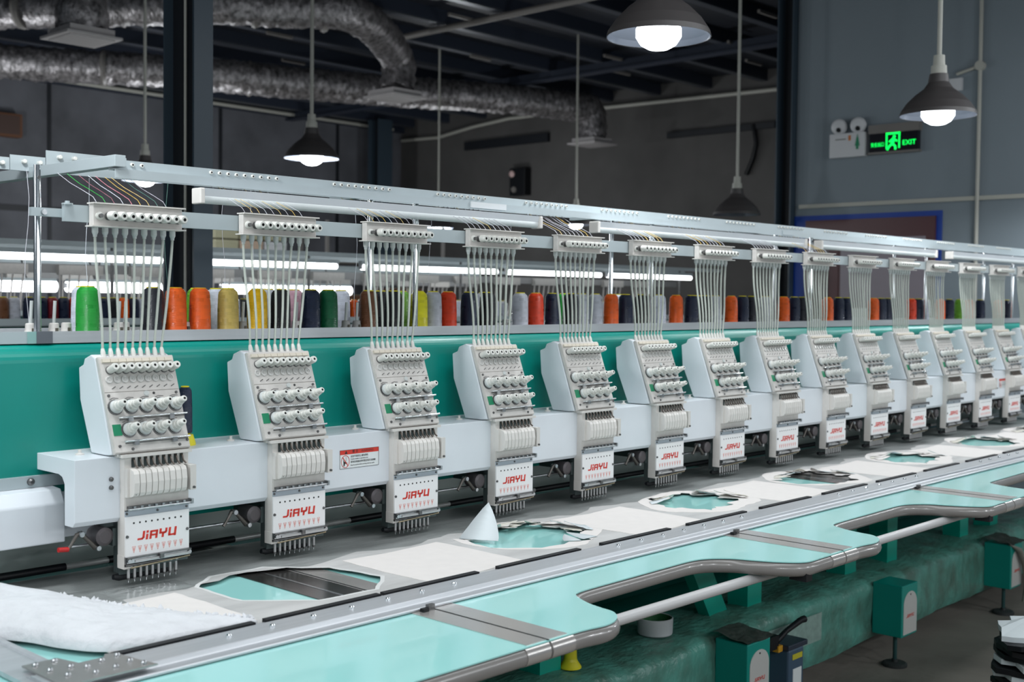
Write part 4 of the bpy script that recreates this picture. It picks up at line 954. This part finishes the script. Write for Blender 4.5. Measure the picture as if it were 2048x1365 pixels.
# tub, yellow core, battery case
TUBX, TUBY = 2.06, .035
t = thing('round_tub', 'small round white tub with green inside standing on the wrapped base beam', 'tub', (1.98, .0, .365)); o_ = (1.98, .0, .365)
MB(o_).lathe((TUBX, TUBY, .368), (0, 0, 1), [(0, .058), (.004, .062), (.058, .064), (.060, .061), (.058, .058), (.025, .056)], [wtub]*4+[mat('green_inside', (.02, .12, .04), .5)], 28, cap=False).lathe((TUBX, TUBY, .368), (0, 0, 1), [(.02, .056), (.028, .001)], mat('green_inside', (.02, .12, .04), .5), 20).build('tub_wall', t)
t = thing('cone_core', 'empty yellow cone core standing on the wrapped beam below the first table seam', 'cone core', (1.47, -.03, .37)); o_ = (1.47, -.03, .37)
MB(o_).lathe((1.545, -.01, .370), (0, 0, 1), [(0, .036), (.004, .036), (.008, .033), (.022, .024), (.03, .0215), (.11, .018)], yellow, 20).build('core_wall', t)
t = thing('battery_case', 'blue-grey battery case with black lever handle leaning on the wrapped beam', 'battery case', (2.62, -.22, 0)); o_ = (2.62, -.22, 0)
MB(o_).box(2.52, 2.63, -.235, -.135, .02, .265, batt).build('case', t, bevel=.008)
MB(o_).box(2.51, 2.65, -.24, -.13, .265, .285, mat('case_lid', (.02, .03, .05), .4)).build('lid', t, bevel=.004)
MB(o_).tube([(2.49, -.2, .30), (2.56, -.2, .325), (2.66, -.2, .345), (2.69, -.2, .345)], [.012, .010, .012, .014], black, 8).box(2.40, 2.49, -.21, -.15, .275, .325, black).build('lever', t)
MB(o_).box(2.545, 2.615, -.237, -.235, .225, .245, mat('yellow_label', (.50, .45, .03), .5)).box(2.55, 2.61, -.237, -.235, .09, .19, whitep).build('label_sheet', t)
MB(o_).box(2.48, 2.51, -.215, -.19, .262, .285, mat('orange_catch', (.55, .28, .02), .5)).build('catch', t)
# pile of black and white cut cloth
t = thing('cloth_stack', 'tall stack of jagged black and white cloth offcuts at the lower right edge', 'cloth stack', (2.95, -.9, 0)); o_ = (2.95, -.9, 0)
rn = random.Random(12)
MB(o_).box(2.84, 3.16, -1.12, -.88, 0, .20, mat('stool_dark', (.03, .03, .03), .6)).build('crate', t)
for k in range(9):
    z = .20+k*.024; n = 22; cx, cy = 2.99, -.985; R = .21
    P = [(cx+math.cos(2*math.pi*i/n)*R*(1+rn.uniform(-.22, .18))*1.0, cy+math.sin(2*math.pi*i/n)*R*.75*(1+rn.uniform(-.2, .2))) for i in range(n)]
    m = [black, black, paperw, black, paperw, black, black, black, paperw][k]
    mb = MB(o_).poly_slab(P, [], z, z+.018, m)
    mb.v = [(a, b, c+.015*nz.noise(Vector((a*9, b*9, k)))) for a, b, c in mb.v]
    mb.build('cloth_piece', t)

# ================================================================== REAR MACHINES
def rear_machine(y, lab, zs=0, x0=-1., x1=6.9):
    t = thing('rear_machine', lab, 'embroidery machine', (x0, y, .0), 'machines behind the front one'); o_ = (x0, y, 0)
    MB(o_).box(x0, x1, y+.0, y+.4, 1.0, 1.395, green).box(x0, x1, y-.05, y+.45, .1, .9, green).build('beam', t, bevel=.01)
    MB(o_).box(x0, x1, y-.06, y-.05, 1.40, 1.432, alup).box(x0, x1, y-.05, y+.4, 1.395, 1.405, alup).build('tray', t)
    MB(o_).box(x0, x1, y-.03, y-.02, 1.775, 1.80, alup).box(x0, x1, y+.32, y+.34, 1.76, 1.80, alup).build('thread_rack', t)
    MB(o_).box(x0, x1, y+.40, y+.42, 1.655, 1.70, mat('rear_bar', (.28, .28, .28), .4)).build('guide_rail', t)
    x = x0+.2
    while x < x1:
        MB(o_).cyl((x, y+.02, 1.40), (x, y+.02, 1.78), .008, dsteel, 8).build('post', t); x += 1.2
    x = x0+.1
    while x < x1-.3:
        MB(o_).box(x, x+.24, y+.37, y+.40, 1.645, 1.695, cream).build('guide_block', t)
        mb = MB(o_)
        for k in range(0, 9, 2): mb.cyl((x+.01+k*.0265, y+.385, 1.645), (x+.02+k*.021, y+.42, 1.30), .0042, mat('rear_tube', (.62, .58, .55), .4), 5)
        mb.box(x, x+.20, y+.42, y+.46, 1.10, 1.36, cream); mb.build('tube_fan', t); x += .4
    return t
rear_machine(3.0, 'second embroidery machine behind the front one, with lit tube lights above coloured cones')
rear_machine(5.4, 'third embroidery machine farther back, mostly hidden behind the second')
RR = [(1.043, 'brown'), (1.096, 'silver'), (1.167, 'navy'), (1.228, 'navy'), (1.280, 'dark_red'), (1.335, 'navy'), (1.39, 'red_orange'), (1.535, 'navy'), (1.590, 'black'), (1.645, 'orange'), (1.698, 'navy'), (1.75, 'white'), (1.81, 'white'), (2.29, 'white'), (2.345, 'black'), (2.65, 'pink'), (2.718, 'black'), (2.98, 'pink'), (3.04, 'black'), (3.10, 'orange'), (3.157, 'navy'), (3.51, 'navy'), (3.572, 'white'), (3.956, 'white'), (4.299, 'white'), (4.365, 'silver'), (4.6, 'navy'), (5.112, 'white'), (5.437, 'silver'), (5.994, 'white')]
sr = {}
for x, c in RR:
    sr[c] = sr.get(c, 0)+1; tot = sum(1 for a, b in RR if b == c)
    lb = '%s thread cone on the second machine' % TCN[c] + ('' if tot == 1 else ', %s of its colour from the left' % ORD[sr[c]-1])
    cone(x, 2.99, 1.405, c, lb, 'thread cones on the second machine')
tubes = [(.62, 1.87, 3.0), (2.0, 2.99, 3.0), (3.156, 4.32, 3.0), (4.40, 5.40, 3.0), (5.46, 6.53, 3.0)]
for i, (a, b, y) in enumerate(tubes):
    t = thing('tube_light', '%s lit white tube light from the left above the second machine' % ORD[i], 'tube light', (a, y, 1.70), 'lit tube lights on the machines behind'); o_ = (a, y, 1.70)
    MB(o_).tube([(a+.01, y, 1.722), (b-.01, y, 1.722)], .0165, tubeglow, 12).build('glass_tube', t)
    MB(o_).box(a, b, y-.015, y+.015, 1.738, 1.76, alup).build('batten', t)
    for x in (a, b-.012): MB(o_).box(x, x+.012, y-.012, y+.012, 1.71, 1.738, wtub).build('lamp_holder', t)
tubes = [(1.2, 2.42, 5.4), (2.50, 3.2, 5.4), (3.72, 4.95, 5.4)]
for i, (a, b, y) in enumerate(tubes):
    t = thing('tube_light', '%s lit tube light from the left on the third machine, low behind the cones' % ORD[i], 'tube light', (a, y, 1.58), 'lit tube lights on the machines behind'); o_ = (a, y, 1.58)
    MB(o_).tube([(a, y-.1, 1.598), (b, y-.1, 1.596)], .038, tubeglow, 12).build('glass_tube', t)
    MB(o_).box(a, b, y-.12, y-.08, 1.630, 1.65, alup).build('batten', t)
    for x in (a+.2, b-.2): MB(o_).cyl((x, y-.1, 1.65), (x, y-.02, 1.79), .006, dsteel, 6).build('hanger', t)
    for x in (a-.012, b): MB(o_).box(x, x+.012, y-.12, y-.08, 1.585, 1.622, wtub).build('lamp_holder', t)
# shelf with cream boxes and brown cartons far behind
t = thing('storage_shelf', 'grey steel shelf far behind the column with stacked goods', 'shelf', (4.6, 7.0, 0)); o_ = (4.6, 7.0, 0)
for z in (.6, 1.2, 1.88): MB(o_).box(4.5, 7.6, 6.95, 7.4, z, z+.04, pipeg).build('shelf_board', t)
for x in (4.5, 6.0, 7.57):
    for y in (6.95, 7.37): MB(o_).box(x, x+.03, y, y+.03, 0, 2.3, pipeg).build('upright', t)
cols = [creamc, creamc, mat('peach_pack', (.55, .40, .30), .7), creamc, wtub]
for i in range(6):
    x = 4.75+(i % 3)*.27; z = 1.92+(i//3)*.15
    m = cols[(i*2) % 5]
    tag(MB((x, 7.0, z)).box(x, x+.25, 6.98, 7.3, z, z+.14, m).box(x-.002, x+.252, 6.978, 7.302, z+.10, z+.14, m).build('storage_box', loc=(x, 7.0, z), bevel=.008), 'blurred pale storage box on the far top shelf, %s layer, %s from left' % (('lower', 'upper')[i//3], ORD[i % 3]), 'box', 'pale boxes on the far shelf')
for i, (x, w_, h_) in enumerate(((5.6, .5, .28), (6.25, .55, .22), (6.9, .4, .3))):
    tag(MB((x, 7.0, 1.24)).box(x, x+w_, 6.98, 7.3, 1.24, 1.24+h_+.1, brown).box(x+w_*.45, x+w_*.55, 6.978, 7.302, 1.24, 1.245+h_+.1, creamc).build('carton', loc=(x, 7.0, 1.24), bevel=.006), ORD[i]+' brown carton from the left on the middle shelf far behind', 'carton', 'brown cartons on the far shelf')
